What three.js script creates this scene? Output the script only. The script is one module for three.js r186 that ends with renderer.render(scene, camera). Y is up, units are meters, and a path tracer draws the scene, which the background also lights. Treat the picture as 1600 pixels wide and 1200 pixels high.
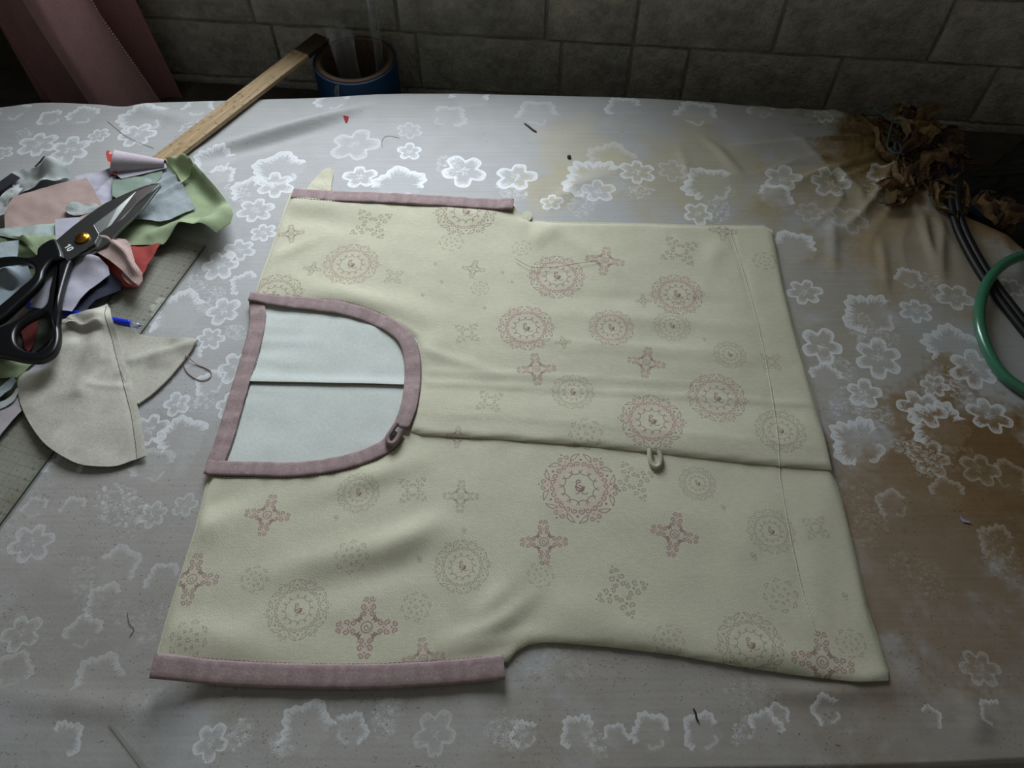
import * as THREE from 'three';
import { RoundedBoxGeometry } from 'three/addons/geometries/RoundedBoxGeometry.js';
import { TextGeometry } from 'three/addons/geometries/TextGeometry.js';
import { FontLoader } from 'three/addons/loaders/FontLoader.js';
import { ImprovedNoise } from 'three/addons/math/ImprovedNoise.js';
import { mergeGeometries } from 'three/addons/utils/BufferGeometryUtils.js';
import { RectAreaLightUniformsLib } from 'three/addons/lights/RectAreaLightUniformsLib.js';

// ------------------------------------------------------------------ camera, light, exposure
RectAreaLightUniformsLib.init();
const scene = new THREE.Scene();
const renderer = new THREE.WebGLRenderer({ antialias: true });
renderer.toneMapping = THREE.LinearToneMapping;
renderer.toneMappingExposure = 1.0;
renderer.shadowMap.enabled = true;

const CAM_Y = 1.45, PITCH = 56 * Math.PI / 180, FOCAL = 1202;
const camera = new THREE.PerspectiveCamera(2 * Math.atan(600 / FOCAL) * 180 / Math.PI, 4 / 3, 0.02, 60);
camera.position.set(0, CAM_Y, 0);
camera.rotation.x = -PITCH;

const SKY = new THREE.Color(0.86, 0.93, 1.0);
scene.background = SKY.clone().multiplyScalar(0.6);      // overcast daylight, enters only through the window

// the back wall stands at a slight angle to the table: local u runs along it, v is height, w points into the room
const WALL_TURN = -0.1, WALL_Z = -1.145;
const wallPoint = (u, y, w = 0) => new THREE.Vector3(u * Math.cos(WALL_TURN) + w * Math.sin(WALL_TURN), y, WALL_Z - u * Math.sin(WALL_TURN) + w * Math.cos(WALL_TURN));
const WIN = { u0: -0.47, u1: 0.02, y0: 0.92, y1: 1.80, depth: 0.25 };
const daylight = new THREE.RectAreaLight(SKY, 16.4, WIN.u1 - WIN.u0 - 0.02, WIN.y1 - WIN.y0 - 0.02);
daylight.name = 'window_daylight';
daylight.position.copy(wallPoint((WIN.u0 + WIN.u1) / 2, (WIN.y0 + WIN.y1) / 2, -WIN.depth + 0.045));
daylight.lookAt(wallPoint((WIN.u0 + WIN.u1) / 2, (WIN.y0 + WIN.y1) / 2, 1));
scene.add(daylight);

// ------------------------------------------------------------------ helpers
const TABLE = 0.75;
const perlin = new ImprovedNoise();
const noise = (x, y, z = 0.37) => perlin.noise(x, y, z);
let seedState = 7;
const rnd = () => { seedState = (seedState + 0x6d2b79f5) | 0; let t = Math.imul(seedState ^ (seedState >>> 15), 1 | seedState); t = (t + Math.imul(t ^ (t >>> 7), 61 | t)) ^ t; return ((t ^ (t >>> 14)) >>> 0) / 4294967296; };
const rr = (a, b) => a + (b - a) * rnd();
const lerp = (a, b, t) => a + (b - a) * t, clamp = (x, a = 0, b = 1) => Math.min(b, Math.max(a, x));
const smooth = (a, b, x) => { const t = clamp((x - a) / (b - a)); return t * t * (3 - 2 * t); };
const SIN = Math.sin(PITCH), COS = Math.cos(PITCH);
// a measured place of the photograph as [x, z] on the level plane h above the table
function at(px, py, h = 0) {
  const X = (px - 800) / FOCAL, Y = (600 - py) / FOCAL, d = (CAM_Y - TABLE - h) / (SIN - COS * Y);
  return [X * d, -(COS + SIN * Y) * d];
}
const pts = (list, h = 0) => list.map(([x, y]) => at(x, y, h));
const scaleAt = (px, py) => { const a = at(px, py), b = at(px + 1, py); return b[0] - a[0]; };   // metres in one pixel there

const used = {};
function numbered(name) { used[name] = (used[name] ?? -1) + 1; return used[name] ? name + '_' + String(used[name]).padStart(3, '0') : name; }
function finish(m) { m.castShadow = m.receiveShadow = true; return m; }
function part(name, geo, mat, parent, label) { const m = finish(new THREE.Mesh(geo, mat)); m.name = name; if (label) m.userData.label = label; parent.add(m); return m; }
function tag(o, label, category, group) { o.userData.label = label; o.userData.category = category; if (group) o.userData.group = group; return o; }
function thing(name, label, category, group) { const g = new THREE.Group(); g.name = numbered(name); scene.add(g); return tag(g, label, category, group); }
function single(name, geo, mat, label, category, group) { const m = finish(new THREE.Mesh(geo, mat)); m.name = numbered(name); scene.add(m); return tag(m, label, category, group); }
function struct(name, geo, mat) { const m = geo ? finish(new THREE.Mesh(geo, mat)) : new THREE.Group(); m.name = name; m.userData.kind = 'structure'; scene.add(m); return m; }
// put a group's origin at the base of what it holds, keeping its parts where they are
function rebase(g) {
  const b = new THREE.Box3().setFromObject(g), c = b.getCenter(new THREE.Vector3());
  const d = new THREE.Vector3(c.x, b.min.y, c.z);
  g.position.add(d); for (const k of g.children) k.position.sub(d);
  return g;
}
const srgb = (r, g, b) => new THREE.Color().setRGB(r / 255, g / 255, b / 255, THREE.SRGBColorSpace);

function catmull(list, closed = false, step = 0.004) {
  const c = new THREE.CatmullRomCurve3(list.map((p) => new THREE.Vector3(p[0], p[2] ?? 0, p[1])), closed, 'centripetal');
  const n = Math.max(3, Math.round(c.getLength() / step));
  return c.getSpacedPoints(n).slice(0, closed ? n : n + 1).map((v) => [v.x, v.z, v.y]);
}
function chaikin(poly, times = 1) {
  for (let k = 0; k < times; k++) {
    const out = [];
    for (let i = 0; i < poly.length; i++) { const a = poly[i], b = poly[(i + 1) % poly.length]; out.push([lerp(a[0], b[0], .22), lerp(a[1], b[1], .22)], [lerp(a[0], b[0], .78), lerp(a[1], b[1], .78)]); }
    poly = out;
  }
  return poly;
}
function inside(p, poly) {
  let c = false;
  for (let i = 0, j = poly.length - 1; i < poly.length; j = i++) { const a = poly[i], b = poly[j]; if ((a[1] > p[1]) !== (b[1] > p[1]) && p[0] < (b[0] - a[0]) * (p[1] - a[1]) / (b[1] - a[1]) + a[0]) c = !c; }
  return c;
}
function segDist(x, z, a, b) {
  const dx = b[0] - a[0], dz = b[1] - a[1], l = dx * dx + dz * dz, t = l ? clamp(((x - a[0]) * dx + (z - a[1]) * dz) / l) : 0;
  return Math.hypot(x - a[0] - dx * t, z - a[1] - dz * t);
}
const lineDist = (x, z, line, closed) => { let d = 9; for (let i = 0; i < line.length - (closed ? 0 : 1); i++) d = Math.min(d, segDist(x, z, line[i], line[(i + 1) % line.length])); return d; };
function clipCell(poly, x0, x1, z0, z1) {
  for (const [axis, lim, sign] of [[0, x0, 1], [0, x1, -1], [1, z0, 1], [1, z1, -1]]) {
    const out = [];
    for (let i = 0; i < poly.length; i++) {
      const a = poly[i], b = poly[(i + 1) % poly.length], da = (a[axis] - lim) * sign, db = (b[axis] - lim) * sign;
      if (da >= 0) out.push(a);
      if ((da > 0 && db < 0) || (da < 0 && db > 0)) { const t = da / (da - db), q = [lerp(a[0], b[0], t), lerp(a[1], b[1], t)]; q[axis] = lim; out.push(q); }
    }
    poly = out;
    if (!poly.length) break;
  }
  return poly;
}
// A piece of cloth cut to an outline in x, z: a fine grid clipped to the outline, lifted by height(x, z, distance to its edge), with a thickness and a rim.
function sheet(outline, height, { cell = 0.005, thick = 0.0008, turn = 0, side = 0 } = {}) {
  const xs = outline.map((p) => p[0]), zs = outline.map((p) => p[1]);
  const x0 = Math.min(...xs) - 1e-4, x1 = Math.max(...xs), z0 = Math.min(...zs) - 1e-4, z1 = Math.max(...zs);
  const nx = Math.ceil((x1 - x0) / cell), nz = Math.ceil((z1 - z0) / cell), near = new Uint8Array(nx * nz);
  for (let i = 0; i < outline.length; i++) {
    const a = outline[i], b = outline[(i + 1) % outline.length], n = Math.ceil(Math.hypot(b[0] - a[0], b[1] - a[1]) / cell * 5) + 1;
    for (let k = 0; k <= n; k++) {
      const gx = (lerp(a[0], b[0], k / n) - x0) / cell, gz = (lerp(a[1], b[1], k / n) - z0) / cell;
      for (const ox of [-.06, .06]) for (const oz of [-.06, .06]) { const ix = Math.floor(gx + ox), iz = Math.floor(gz + oz); if (ix >= 0 && iz >= 0 && ix < nx && iz < nz) near[iz * nx + ix] = 1; }
    }
  }
  const flat = [], ids = new Map(), tri = [];
  const id = (p) => { const k = Math.round(p[0] * 2e6) + ',' + Math.round(p[1] * 2e6); if (!ids.has(k)) { ids.set(k, flat.length); flat.push(p); } return ids.get(k); };
  for (let iz = 0; iz < nz; iz++) for (let ix = 0; ix < nx; ix++) {
    const ax = x0 + ix * cell, bx = x0 + (ix + 1) * cell, az = z0 + iz * cell, bz = z0 + (iz + 1) * cell;
    if (!near[iz * nx + ix]) {
      if (!inside([(ax + bx) / 2, (az + bz) / 2], outline)) continue;
      const q = [id([ax, az]), id([ax, bz]), id([bx, bz]), id([bx, az])];
      tri.push([q[0], q[1], q[2]], [q[0], q[2], q[3]]);
      continue;
    }
    let c = clipCell(outline, ax, bx, az, bz);
    c = c.filter((p, i) => { const q = c[(i + 1) % c.length]; return Math.hypot(p[0] - q[0], p[1] - q[1]) > 1e-6; });
    if (c.length < 3) continue;
    const v = c.map((p) => new THREE.Vector2(p[0], p[1]));
    if (THREE.ShapeUtils.isClockWise(v) === false) { c.reverse(); v.reverse(); }
    for (const f of THREE.ShapeUtils.triangulateShape(v, [])) tri.push([id(c[f[0]]), id(c[f[1]]), id(c[f[2]])]);
  }
  const pos = [], nrm = [], uv = [], index = [], n = flat.length, ys = flat.map((p) => height(p[0], p[1], lineDist(p[0], p[1], outline, true)));
  const cs = Math.cos(turn), sn = Math.sin(turn);
  const put = (p, y) => { pos.push(p[0], y, p[1]); uv.push(p[0] * cs + p[1] * sn, -p[1] * cs + p[0] * sn); return pos.length / 3 - 1; };
  for (let i = 0; i < n; i++) put(flat[i], ys[i]);
  for (let i = 0; i < n; i++) put(flat[i], ys[i] - thick);
  const edges = new Map();
  for (const t of tri) {
    let [a, b, c] = t;
    const cr = (flat[b][0] - flat[a][0]) * (flat[c][1] - flat[a][1]) - (flat[b][1] - flat[a][1]) * (flat[c][0] - flat[a][0]);
    if (Math.abs(cr) < 1e-13) continue;
    if (cr > 0) [b, c] = [c, b];
    index.push(a, b, c, a + n, c + n, b + n);
    for (const [p, q] of [[a, b], [b, c], [c, a]]) { const k = Math.min(p, q) * 1e6 + Math.max(p, q); edges.has(k) ? edges.set(k, null) : edges.set(k, [p, q]); }
  }
  const g0 = new THREE.BufferGeometry();
  g0.setAttribute('position', new THREE.Float32BufferAttribute(pos, 3)); g0.setIndex(index); g0.computeVertexNormals();
  const normal = Array.from(g0.attributes.normal.array);
  for (const e of edges.values()) {
    if (!e) continue;
    const [p, q] = e, dx = flat[q][0] - flat[p][0], dz = flat[q][1] - flat[p][1], l = Math.hypot(dx, dz) || 1, base = pos.length / 3;
    for (const k of [p, q]) for (const d of [0, thick]) { put(flat[k], ys[k] - d); normal.push(-dz / l, 0, dx / l); }
    index.push(base, base + 1, base + 2, base + 2, base + 1, base + 3);
  }
  const g = new THREE.BufferGeometry();
  g.setAttribute('position', new THREE.Float32BufferAttribute(pos, 3));
  g.setAttribute('normal', new THREE.Float32BufferAttribute(normal, 3));
  g.setAttribute('uv', new THREE.Float32BufferAttribute(uv, 2));
  g.setIndex(index);
  return g;
}
// a flat band swept along [x, z, y] points: rounded across, closed at its ends
function band(path, width, thick, { tilt = () => 0, widthAt = () => 1 } = {}) {
  const n = path.length, K = 14, pos = [], uv = [], index = [];
  let len = 0;
  for (let i = 0; i < n; i++) {
    const a = path[Math.max(0, i - 1)], b = path[Math.min(n - 1, i + 1)], p = path[i];
    let tx = b[0] - a[0], tz = b[1] - a[1]; const l = Math.hypot(tx, tz) || 1; tx /= l; tz /= l;
    if (i) len += Math.hypot(p[0] - path[i - 1][0], p[1] - path[i - 1][1]);
    const w = width * widthAt(i / (n - 1)) / 2, th = tilt(i / (n - 1));
    for (let k = 0; k < K; k++) {
      const s = k / K * 2 * Math.PI, cx = Math.sign(Math.cos(s)) * Math.abs(Math.cos(s)) ** .55, cy = Math.sign(Math.sin(s)) * Math.abs(Math.sin(s)) ** .7;
      const off = cx * w;
      pos.push(p[0] - tz * off, p[2] + cy * thick / 2 + off * th, p[1] + tx * off);
      uv.push(len, off);
    }
  }
  for (let i = 0; i < n - 1; i++) for (let k = 0; k < K; k++) { const a = i * K + k, b = i * K + (k + 1) % K, c = a + K, d = b + K; index.push(a, c, b, b, c, d); }
  for (const [i, flip] of [[0, 1], [n - 1, 0]]) for (let k = 1; k < K - 1; k++) flip ? index.push(i * K, i * K + k, i * K + k + 1) : index.push(i * K, i * K + k + 1, i * K + k);
  const g = new THREE.BufferGeometry();
  g.setAttribute('position', new THREE.Float32BufferAttribute(pos, 3)); g.setAttribute('uv', new THREE.Float32BufferAttribute(uv, 2)); g.setIndex(index); g.computeVertexNormals();
  return g;
}
const tube = (path, r, seg = 8, n) => new THREE.TubeGeometry(new THREE.CatmullRomCurve3(path.map((p) => new THREE.Vector3(p[0], p[2], p[1])), false, 'centripetal'), n ?? path.length * 8, r, seg, false);
const capsuleAlong = (a, b, r) => { const A = new THREE.Vector3(a[0], a[2], a[1]), B = new THREE.Vector3(b[0], b[2], b[1]), g = new THREE.CapsuleGeometry(r, A.distanceTo(B), 2, 5); g.applyQuaternion(new THREE.Quaternion().setFromUnitVectors(new THREE.Vector3(0, 1, 0), B.clone().sub(A).normalize())); const m = A.add(B).multiplyScalar(.5); return g.translate(m.x, m.y, m.z); };
// running stitches along a line: short threads, one joined part
function stitches(line, y, { len = 0.0022, gap = 0.0016, r = 0.00035, jitter = 0.0002 } = {}) {
  const pathPts = catmull(line, false, 0.0008), geos = []; let k = 0;
  const n = Math.round(len / 0.0008), m = Math.round(gap / 0.0008);
  while (k + n < pathPts.length) {
    const a = pathPts[k], b = pathPts[k + n], j = rr(-jitter, jitter);
    geos.push(capsuleAlong([a[0] + j, a[1], y(a[0], a[1])], [b[0] + j, b[1], y(b[0], b[1])], r)); k += n + m;
  }
  return mergeGeometries(geos);
}
// a plate cut to an outline (with holes), lying level, bevelled
function plate(outline, holes, y, thick, bevel) {
  const f = (l) => l.map((p) => new THREE.Vector2(p[0], -p[1]));
  const s = new THREE.Shape(f(outline)); for (const h of holes) s.holes.push(new THREE.Path(f(h)));
  const g = new THREE.ExtrudeGeometry(s, { depth: Math.max(1e-4, thick - 2 * bevel), bevelEnabled: bevel > 0, bevelThickness: bevel, bevelSize: bevel, bevelOffset: -bevel, bevelSegments: 4, curveSegments: 6 });
  return g.rotateX(-Math.PI / 2).translate(0, y + bevel, 0);
}

// ------------------------------------------------------------------ textures
function canvas(w, h) { const c = document.createElement('canvas'); c.width = w; c.height = h; return [c, c.getContext('2d')]; }
function texture(c, color, rx = 1, ry = 1) {
  const t = new THREE.CanvasTexture(c); t.wrapS = t.wrapT = THREE.RepeatWrapping; t.repeat.set(rx, ry); t.anisotropy = 8;
  if (color) t.colorSpace = THREE.SRGBColorSpace;
  return t;
}
function perPixel(ctx, w, h, f) {
  const im = ctx.getImageData(0, 0, w, h), d = im.data;
  for (let y = 0; y < h; y++) for (let x = 0; x < w; x++) { const i = (y * w + x) * 4, v = f(x, y, d[i], d[i + 1], d[i + 2]); d[i] = v[0]; d[i + 1] = v[1]; d[i + 2] = v[2]; d[i + 3] = 255; }
  ctx.putImageData(im, 0, 0);
}
// tileable value noise
function tileNoise(period, seedN) {
  const s = seedState; seedState = seedN; const g = Array.from({ length: period * period }, rnd); seedState = s;
  return (u, v) => {
    const x = u * period, y = v * period, ix = Math.floor(x), iy = Math.floor(y), fx = x - ix, fy = y - iy, sx = fx * fx * (3 - 2 * fx), sy = fy * fy * (3 - 2 * fy);
    const G = (a, b) => g[((b % period) + period) % period * period + ((a % period) + period) % period];
    return lerp(lerp(G(ix, iy), G(ix + 1, iy), sx), lerp(G(ix, iy + 1), G(ix + 1, iy + 1), sx), sy);
  };
}
// plain weave with slubs: 512 px = 0.12 m
const [weaveC, weaveX] = canvas(512, 512);
{
  const a = tileNoise(64, 3), b = tileNoise(16, 5), s = tileNoise(128, 9);
  perPixel(weaveX, 512, 512, (x, y) => {
    const u = x / 512, v = y / 512;
    const w = 0.5 + 0.22 * Math.sin(u * 2 * Math.PI * 128) * Math.sin(v * 2 * Math.PI * 128) + 0.25 * (s(u, v) - .5) + 0.3 * (a(u * 1, v * 1) - .5) + 0.25 * (b(u, v) - .5) + .12 * (rnd() - .5);
    const g = clamp(w) * 255; return [g, g, g];
  });
}
const weave = texture(weaveC, false, 1 / 0.12, 1 / 0.12);
// twill: fine diagonal rows
const [twillC, twillX] = canvas(512, 512);
{
  const s = tileNoise(128, 19), b = tileNoise(24, 25);
  perPixel(twillX, 512, 512, (x, y) => {
    const u = x / 512, v = y / 512, w = 0.5 + 0.25 * Math.sin((u * 60 + v * 84) * 2 * Math.PI) + 0.45 * (s(u, v) - .5) + .3 * (b(u, v) - .5) + .1 * (rnd() - .5);
    const g = clamp(w) * 255; return [g, g, g];
  });
}
const twill = texture(twillC, false, 1 / 0.12, 1 / 0.12);
const plainTone = (base, spread, n1 = 40, w = 256) => {   // a cloth's colour with uneven thread tone
  const [c, x] = canvas(w, w), a = tileNoise(n1, 31), f = tileNoise(128, 33), g = tileNoise(6, 35);
  perPixel(x, w, w, (i, j) => { const u = i / w, v = j / w, t = ((a(u, v) - .5) * .6 + (f(u, v) - .5) * .9 + (g(u, v) - .5) * .5 + (rnd() - .5) * .5) * spread; return [base[0] + t, base[1] + t, base[2] + t]; });
  return c;
};
function cloth(base, { spread = 14, size = 0.1, rough = .92, bump = .00025, map = weave, sheen = 0, through = 0 } = {}) {
  return new THREE.MeshPhysicalMaterial({ map: texture(plainTone(base, spread), true, 1 / size, 1 / size), roughness: rough, bumpMap: map, bumpScale: bump, sheen, sheenRoughness: .6, sheenColor: srgb(...base), transmission: through, thickness: 0, side: THREE.DoubleSide });
}

// ------------------------------------------------------------------ the table cloth's surface: every thing on the table stands on it
const clothBack = pts([[-60, 166], [0, 160], [60, 153], [150, 155], [200, 159], [250, 153], [350, 150], [500, 145], [600, 139], [700, 139], [850, 142], [960, 144], [1100, 151], [1200, 161], [1330, 171]]);
const clothFront = pts([[1640, 1190], [1400, 1201], [1200, 1205], [900, 1211], [700, 1214], [400, 1215], [0, 1213]]);
const clothOutline = [[-.93, -.90], [-.86, -.945], ...clothBack, ...pts([[1400, 205], [1450, 262], [1490, 318], [1545, 345], [1590, 372]]), [.675, -.62], [.68, -.40], [.675, -.18], [.66, -.12], [.62, -.103], ...clothFront, [-.86, -.095], [-.93, -.13], [-.95, -.3], [-.955, -.7]];
const gather = at(1432, 225);
const ridge = (list, width, amp) => ({ line: pts(list), width, amp });
const ridges = [
  ridge([[300, 244], [380, 222], [440, 205], [500, 187], [590, 162]], .010, .0095), ridge([[330, 252], [440, 222], [560, 186]], .009, -.004),
  ridge([[1095, 215], [1120, 235], [1160, 275]], .007, .004), ridge([[1230, 205], [1290, 255], [1345, 300], [1352, 345]], .006, .0045), ridge([[1260, 225], [1300, 262], [1330, 320]], .005, -.003),
  ridge([[1425, 310], [1440, 350], [1455, 400], [1458, 425]], .0045, .004), ridge([[1468, 330], [1470, 380], [1468, 440]], .006, .005), ridge([[1300, 330], [1302, 430]], .007, .003), ridge([[1375, 370], [1385, 455]], .006, .003),
  ridge([[1500, 1080], [1525, 1120], [1530, 1165]], .009, .004), ridge([[1180, 1080], [1300, 1082], [1420, 1068]], .010, .003), ridge([[180, 158], [230, 175], [300, 190]], .012, .003),
  ridge([[0, 1090], [120, 1100], [300, 1120]], .012, .002), ridge([[850, 330], [900, 290], [960, 270]], .01, .002), ridge([[1060, 225], [1085, 300]], .008, .002),
];
function H(x, z) {
  let y = TABLE + 0.0011 * noise(x * 5, z * 5) + 0.0005 * noise(x * 17, z * 17, 2.2) + .0012;
  for (const r of ridges) {
    const d = lineDist(x, z, r.line); if (d > r.width * 3) continue;
    const a = r.line[0], b = r.line[r.line.length - 1], dx = b[0] - a[0], dz = b[1] - a[1], t = clamp(((x - a[0]) * dx + (z - a[1]) * dz) / (dx * dx + dz * dz));
    y += r.amp * Math.exp(-((d / r.width) ** 2)) * Math.sin(Math.PI * lerp(.04, .96, t)) ** .8;
  }
  const gx = x - gather[0], gz = z - gather[1], gd = Math.hypot(gx, gz);
  if (gd < .34) { const a = Math.atan2(gz, gx), f = (1 - gd / .34) ** 1.6; y += f * (.012 * (1 - Math.abs(Math.sin(a * 7 + 1.6 * noise(a * 2, gd * 7, 5.1)))) ** 2 + .007 * (1 - Math.abs(Math.sin(a * 15 + 2 * noise(a * 3, gd * 9, 8.4)))) ** 2) * smooth(0, .05, gd); }
  return y;
}
const drop = (x, z, h = 0) => H(x, z) + h;
const onTable = (list, h = 0) => list.map(([px, py, e = 0]) => { const p = at(px, py, h + e); return [p[0], p[1], H(p[0], p[1]) + h + e]; });

// ------------------------------------------------------------------ printed cloth of the table: white flowers woven into grey satin, stained by use
const CL = { x0: -.86, x1: .70, z0: -1.02, z1: -.06 };
CL.mid = (CL.x0 + CL.x1) / 2;
function paintCloth(X0, X1) {      // one half of the cloth's print: colour, and gloss of the satin flowers
  seedState = 31;
  const W = 2048, D = 2048, [clothC, cx] = canvas(W, D), [glossC, gx] = canvas(1024, 1024), sx = W / (X1 - X0), sz = D / (CL.z1 - CL.z0);
  const stains = [ // [px, py, radius m, strength, tone]
    [1545, 745, .12, .95, [112, 84, 50]], [1490, 800, .12, .6, [122, 100, 72]], [1400, 790, .12, .5, [136, 116, 90]], [1400, 880, .11, .6, [134, 114, 92]], [1480, 930, .1, .55, [134, 118, 98]],
    [1410, 235, .13, 1, [104, 78, 44]], [1330, 300, .12, .5, [160, 140, 98]], [1090, 270, .12, .45, [170, 158, 118]], [900, 235, .08, .4, [188, 178, 140]], [860, 300, .05, .5, [180, 168, 128]], [1230, 430, .13, .3, [150, 138, 108]], [1560, 340, .07, .9, [130, 100, 66]], [1470, 390, .12, .45, [160, 138, 100]],
    [1100, 1060, .2, .4, [136, 124, 108]], [200, 880, .18, .35, [142, 132, 118]], [120, 1080, .14, .3, [138, 134, 126]], [600, 1100, .2, .35, [146, 138, 124]], [1500, 1090, .14, .4, [134, 118, 98]], [1330, 560, .1, .3, [150, 138, 116]],
  ].map(([px, py, r, s, c]) => [...at(px, py), r, s, c]);
  perPixel(cx, W, D, (i, j) => {
    const x = X0 + i / sx, z = CL.z0 + j / sz;
    let c = [168, 168, 168];
    const near = stains.some(([ax, az, r]) => Math.abs(x - ax) < r * 1.6 && Math.abs(z - az) < r * 1.6);
    const e = near && noise(x * 22, z * 22, 1.5) * .5 + noise(x * 60, z * 60, 3.5) * .3 + noise(x * 170, z * 170, 6.5) * .18;
    for (const [ax, az, r, s, col] of stains) { const d = Math.hypot(x - ax, z - az); if (d > r * 1.6) continue; const k = clamp((1.02 - d / r + e * .85) * 2.2) * s; if (k > 0) for (let q = 0; q < 3; q++) c[q] = lerp(c[q], col[q], k); }
    const t = noise(x * 9, z * 300, 2) * 5 + noise(x * 40, z * 40, 4) * 4 + (rnd() - .5) * 7;
    return [c[0] + t, c[1] + t, c[2] + t];
  });
  gx.fillStyle = 'rgb(150,150,150)'; gx.fillRect(0, 0, 1024, 1024);
  cx.setTransform(sx, 0, 0, sz, -X0 * sx, -CL.z0 * sz); gx.setTransform(sx / 2, 0, 0, sz / 2, -X0 * sx / 2, -CL.z0 * sz / 2);
  for (const c of [cx, gx]) { c.lineCap = 'round'; c.lineJoin = 'round'; }
  const ink = (a) => { cx.strokeStyle = cx.fillStyle = `rgba(216,219,222,${a})`; gx.strokeStyle = gx.fillStyle = `rgba(92,92,92,${a})`; };
  const both = (f) => { f(cx); f(gx); };
  const rose = (t, r, n, rot, k) => r * (1 - k * (.5 + .5 * Math.cos(n * (t - rot))) ** 2.2);
  // the outer part of each petal is woven white, ragged towards the heart
  function fringe(x, z, r, shape, fill, from = 0, to = 2 * Math.PI, depth = .38) {
    const N = Math.round(300 * (to - from) / 6.28);
    for (let k = 0; k < N; k++) {
      const t = lerp(from, to, k / N), R = shape(t), d = R * depth * (.6 + .4 * Math.sin(k * 1.7) * Math.sin(k * .61)) * rr(.5, 1.1);
      ink(fill * rr(.5, 1)); both((c) => { c.lineWidth = r * .036; c.beginPath(); c.moveTo(x + Math.cos(t) * R, z + Math.sin(t) * R); c.lineTo(x + Math.cos(t) * (R - d), z + Math.sin(t) * (R - d)); c.stroke(); });
    }
    ink(Math.min(1, fill * 1.25));
    both((c) => { c.lineWidth = r * .045; c.beginPath(); for (let k = 0; k <= 120; k++) { const t = lerp(from, to, k / 120), R = shape(t); c.lineTo(x + Math.cos(t) * R, z + Math.sin(t) * R); } c.stroke(); });
  }
  function ring(x, z, shape, depth, alpha, from = 0, to = 2 * Math.PI) {
    ink(alpha); both((c) => { c.beginPath(); for (let k = 0; k <= 120; k++) { const t = lerp(from, to, k / 120), R = shape(t); c.lineTo(x + Math.cos(t) * R, z + Math.sin(t) * R); } for (let k = 120; k >= 0; k--) { const t = lerp(from, to, k / 120), R = shape(t) * (1 - depth * (.8 + .4 * Math.sin(k * .9))); c.lineTo(x + Math.cos(t) * R, z + Math.sin(t) * R); } c.fill(); });
  }
  function heart(x, z, r, a) {
    for (let k = 0; k < 22; k++) { const t = rr(0, 6.28), R = r * rr(.08, .34); ink(a * rr(.5, 1)); both((c) => { c.lineWidth = r * .03; c.beginPath(); c.moveTo(x + Math.cos(t) * R * .4, z + Math.sin(t) * R * .4); c.lineTo(x + Math.cos(t) * R, z + Math.sin(t) * R); c.stroke(); c.beginPath(); c.arc(x + Math.cos(t) * R, z + Math.sin(t) * R, r * .025, 0, 7); c.fill(); }); }
  }
  function bloom(x, z, r, a) {          // six rounded petals
    const rot = rr(0, 6.28), n = rnd() < .35 ? 5 : 6, wob = rr(0, 6.28), shape = (t) => rose(t, r, n, rot, .36) * (1 + .07 * Math.sin(2 * t + wob));
    const path = (c, s) => { c.beginPath(); for (let k = 0; k <= 90; k++) { const t = k / 90 * 6.2832; c.lineTo(x + Math.cos(t) * shape(t) * s, z + Math.sin(t) * shape(t) * s); } };
    ink(a * .18); both((c) => { path(c, 1); c.fill(); });
    ring(x, z, shape, .2, a * .4); fringe(x, z, r, shape, a * .8); heart(x, z, r, a * .9);
    for (let k = 0; k < n; k++) if (rnd() < .45) { const t = rot + (k + .5) * 6.2832 / n; ink(a * .8); both((c) => { c.lineWidth = r * .035; c.beginPath(); c.arc(x + Math.cos(t) * r * .5, z + Math.sin(t) * r * .5, r * .22, t - 1.2, t + 1.2); c.stroke(); }); }
  }
  function peony(x, z, r, a) {          // a ragged wide-open flower, woven on one side only
    const rot = rr(0, 6.28), w1 = rr(0, 6.28), side = rr(-2.6, -.6), shape = (t) => r * (1.05 + .12 * Math.sin(5 * t + rot) + .07 * Math.abs(Math.sin(9 * t + w1)) + .05 * Math.sin(17 * t));
    ring(x, z, shape, .26, a * .6, side - 1.7, side + 1.7); fringe(x, z, r, shape, a * .8, side - 1.75, side + 1.75, .46);
    const shape2 = (t) => r * .5 * (1 + .14 * Math.sin(4 * t + w1));
    if (rnd() < .6) fringe(x - Math.cos(side) * r * .35, z - Math.sin(side) * r * .35, r * .5, shape2, a * .7, side + 1.9, side + 4.4, .5);
    ink(a * .14); both((c) => { c.beginPath(); for (let k = 0; k <= 60; k++) { const t = k / 60 * 6.2832; c.lineTo(x + Math.cos(t) * shape(t) * .9, z + Math.sin(t) * shape(t) * .9); } c.fill(); });
  }
  function bubbles(x, z, r, a) {        // a drift of small rings
    const N = Math.round(150 * clamp(r / .028, .4, 1.6));
    const turn = rr(0, 3.14);
    for (let k = 0; k < N; k++) {
      const t = rr(0, 6.28), R = Math.sqrt(rnd()) * r, lx = Math.cos(t) * R * 1.25, lz = Math.sin(t) * R * .8, bx = x + lx * Math.cos(turn) - lz * Math.sin(turn), bz = z + lx * Math.sin(turn) + lz * Math.cos(turn), q = rr(.0007, .0016);
      ink(a * rr(.4, .9)); both((c) => { c.lineWidth = .00055; c.beginPath(); c.ellipse(bx, bz, q * 1.15, q * .85, 0, 0, 7); q > .001 ? c.stroke() : c.fill(); });
    }
  }
  const kinds = { A: bloom, B: peony, C: bubbles };
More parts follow.
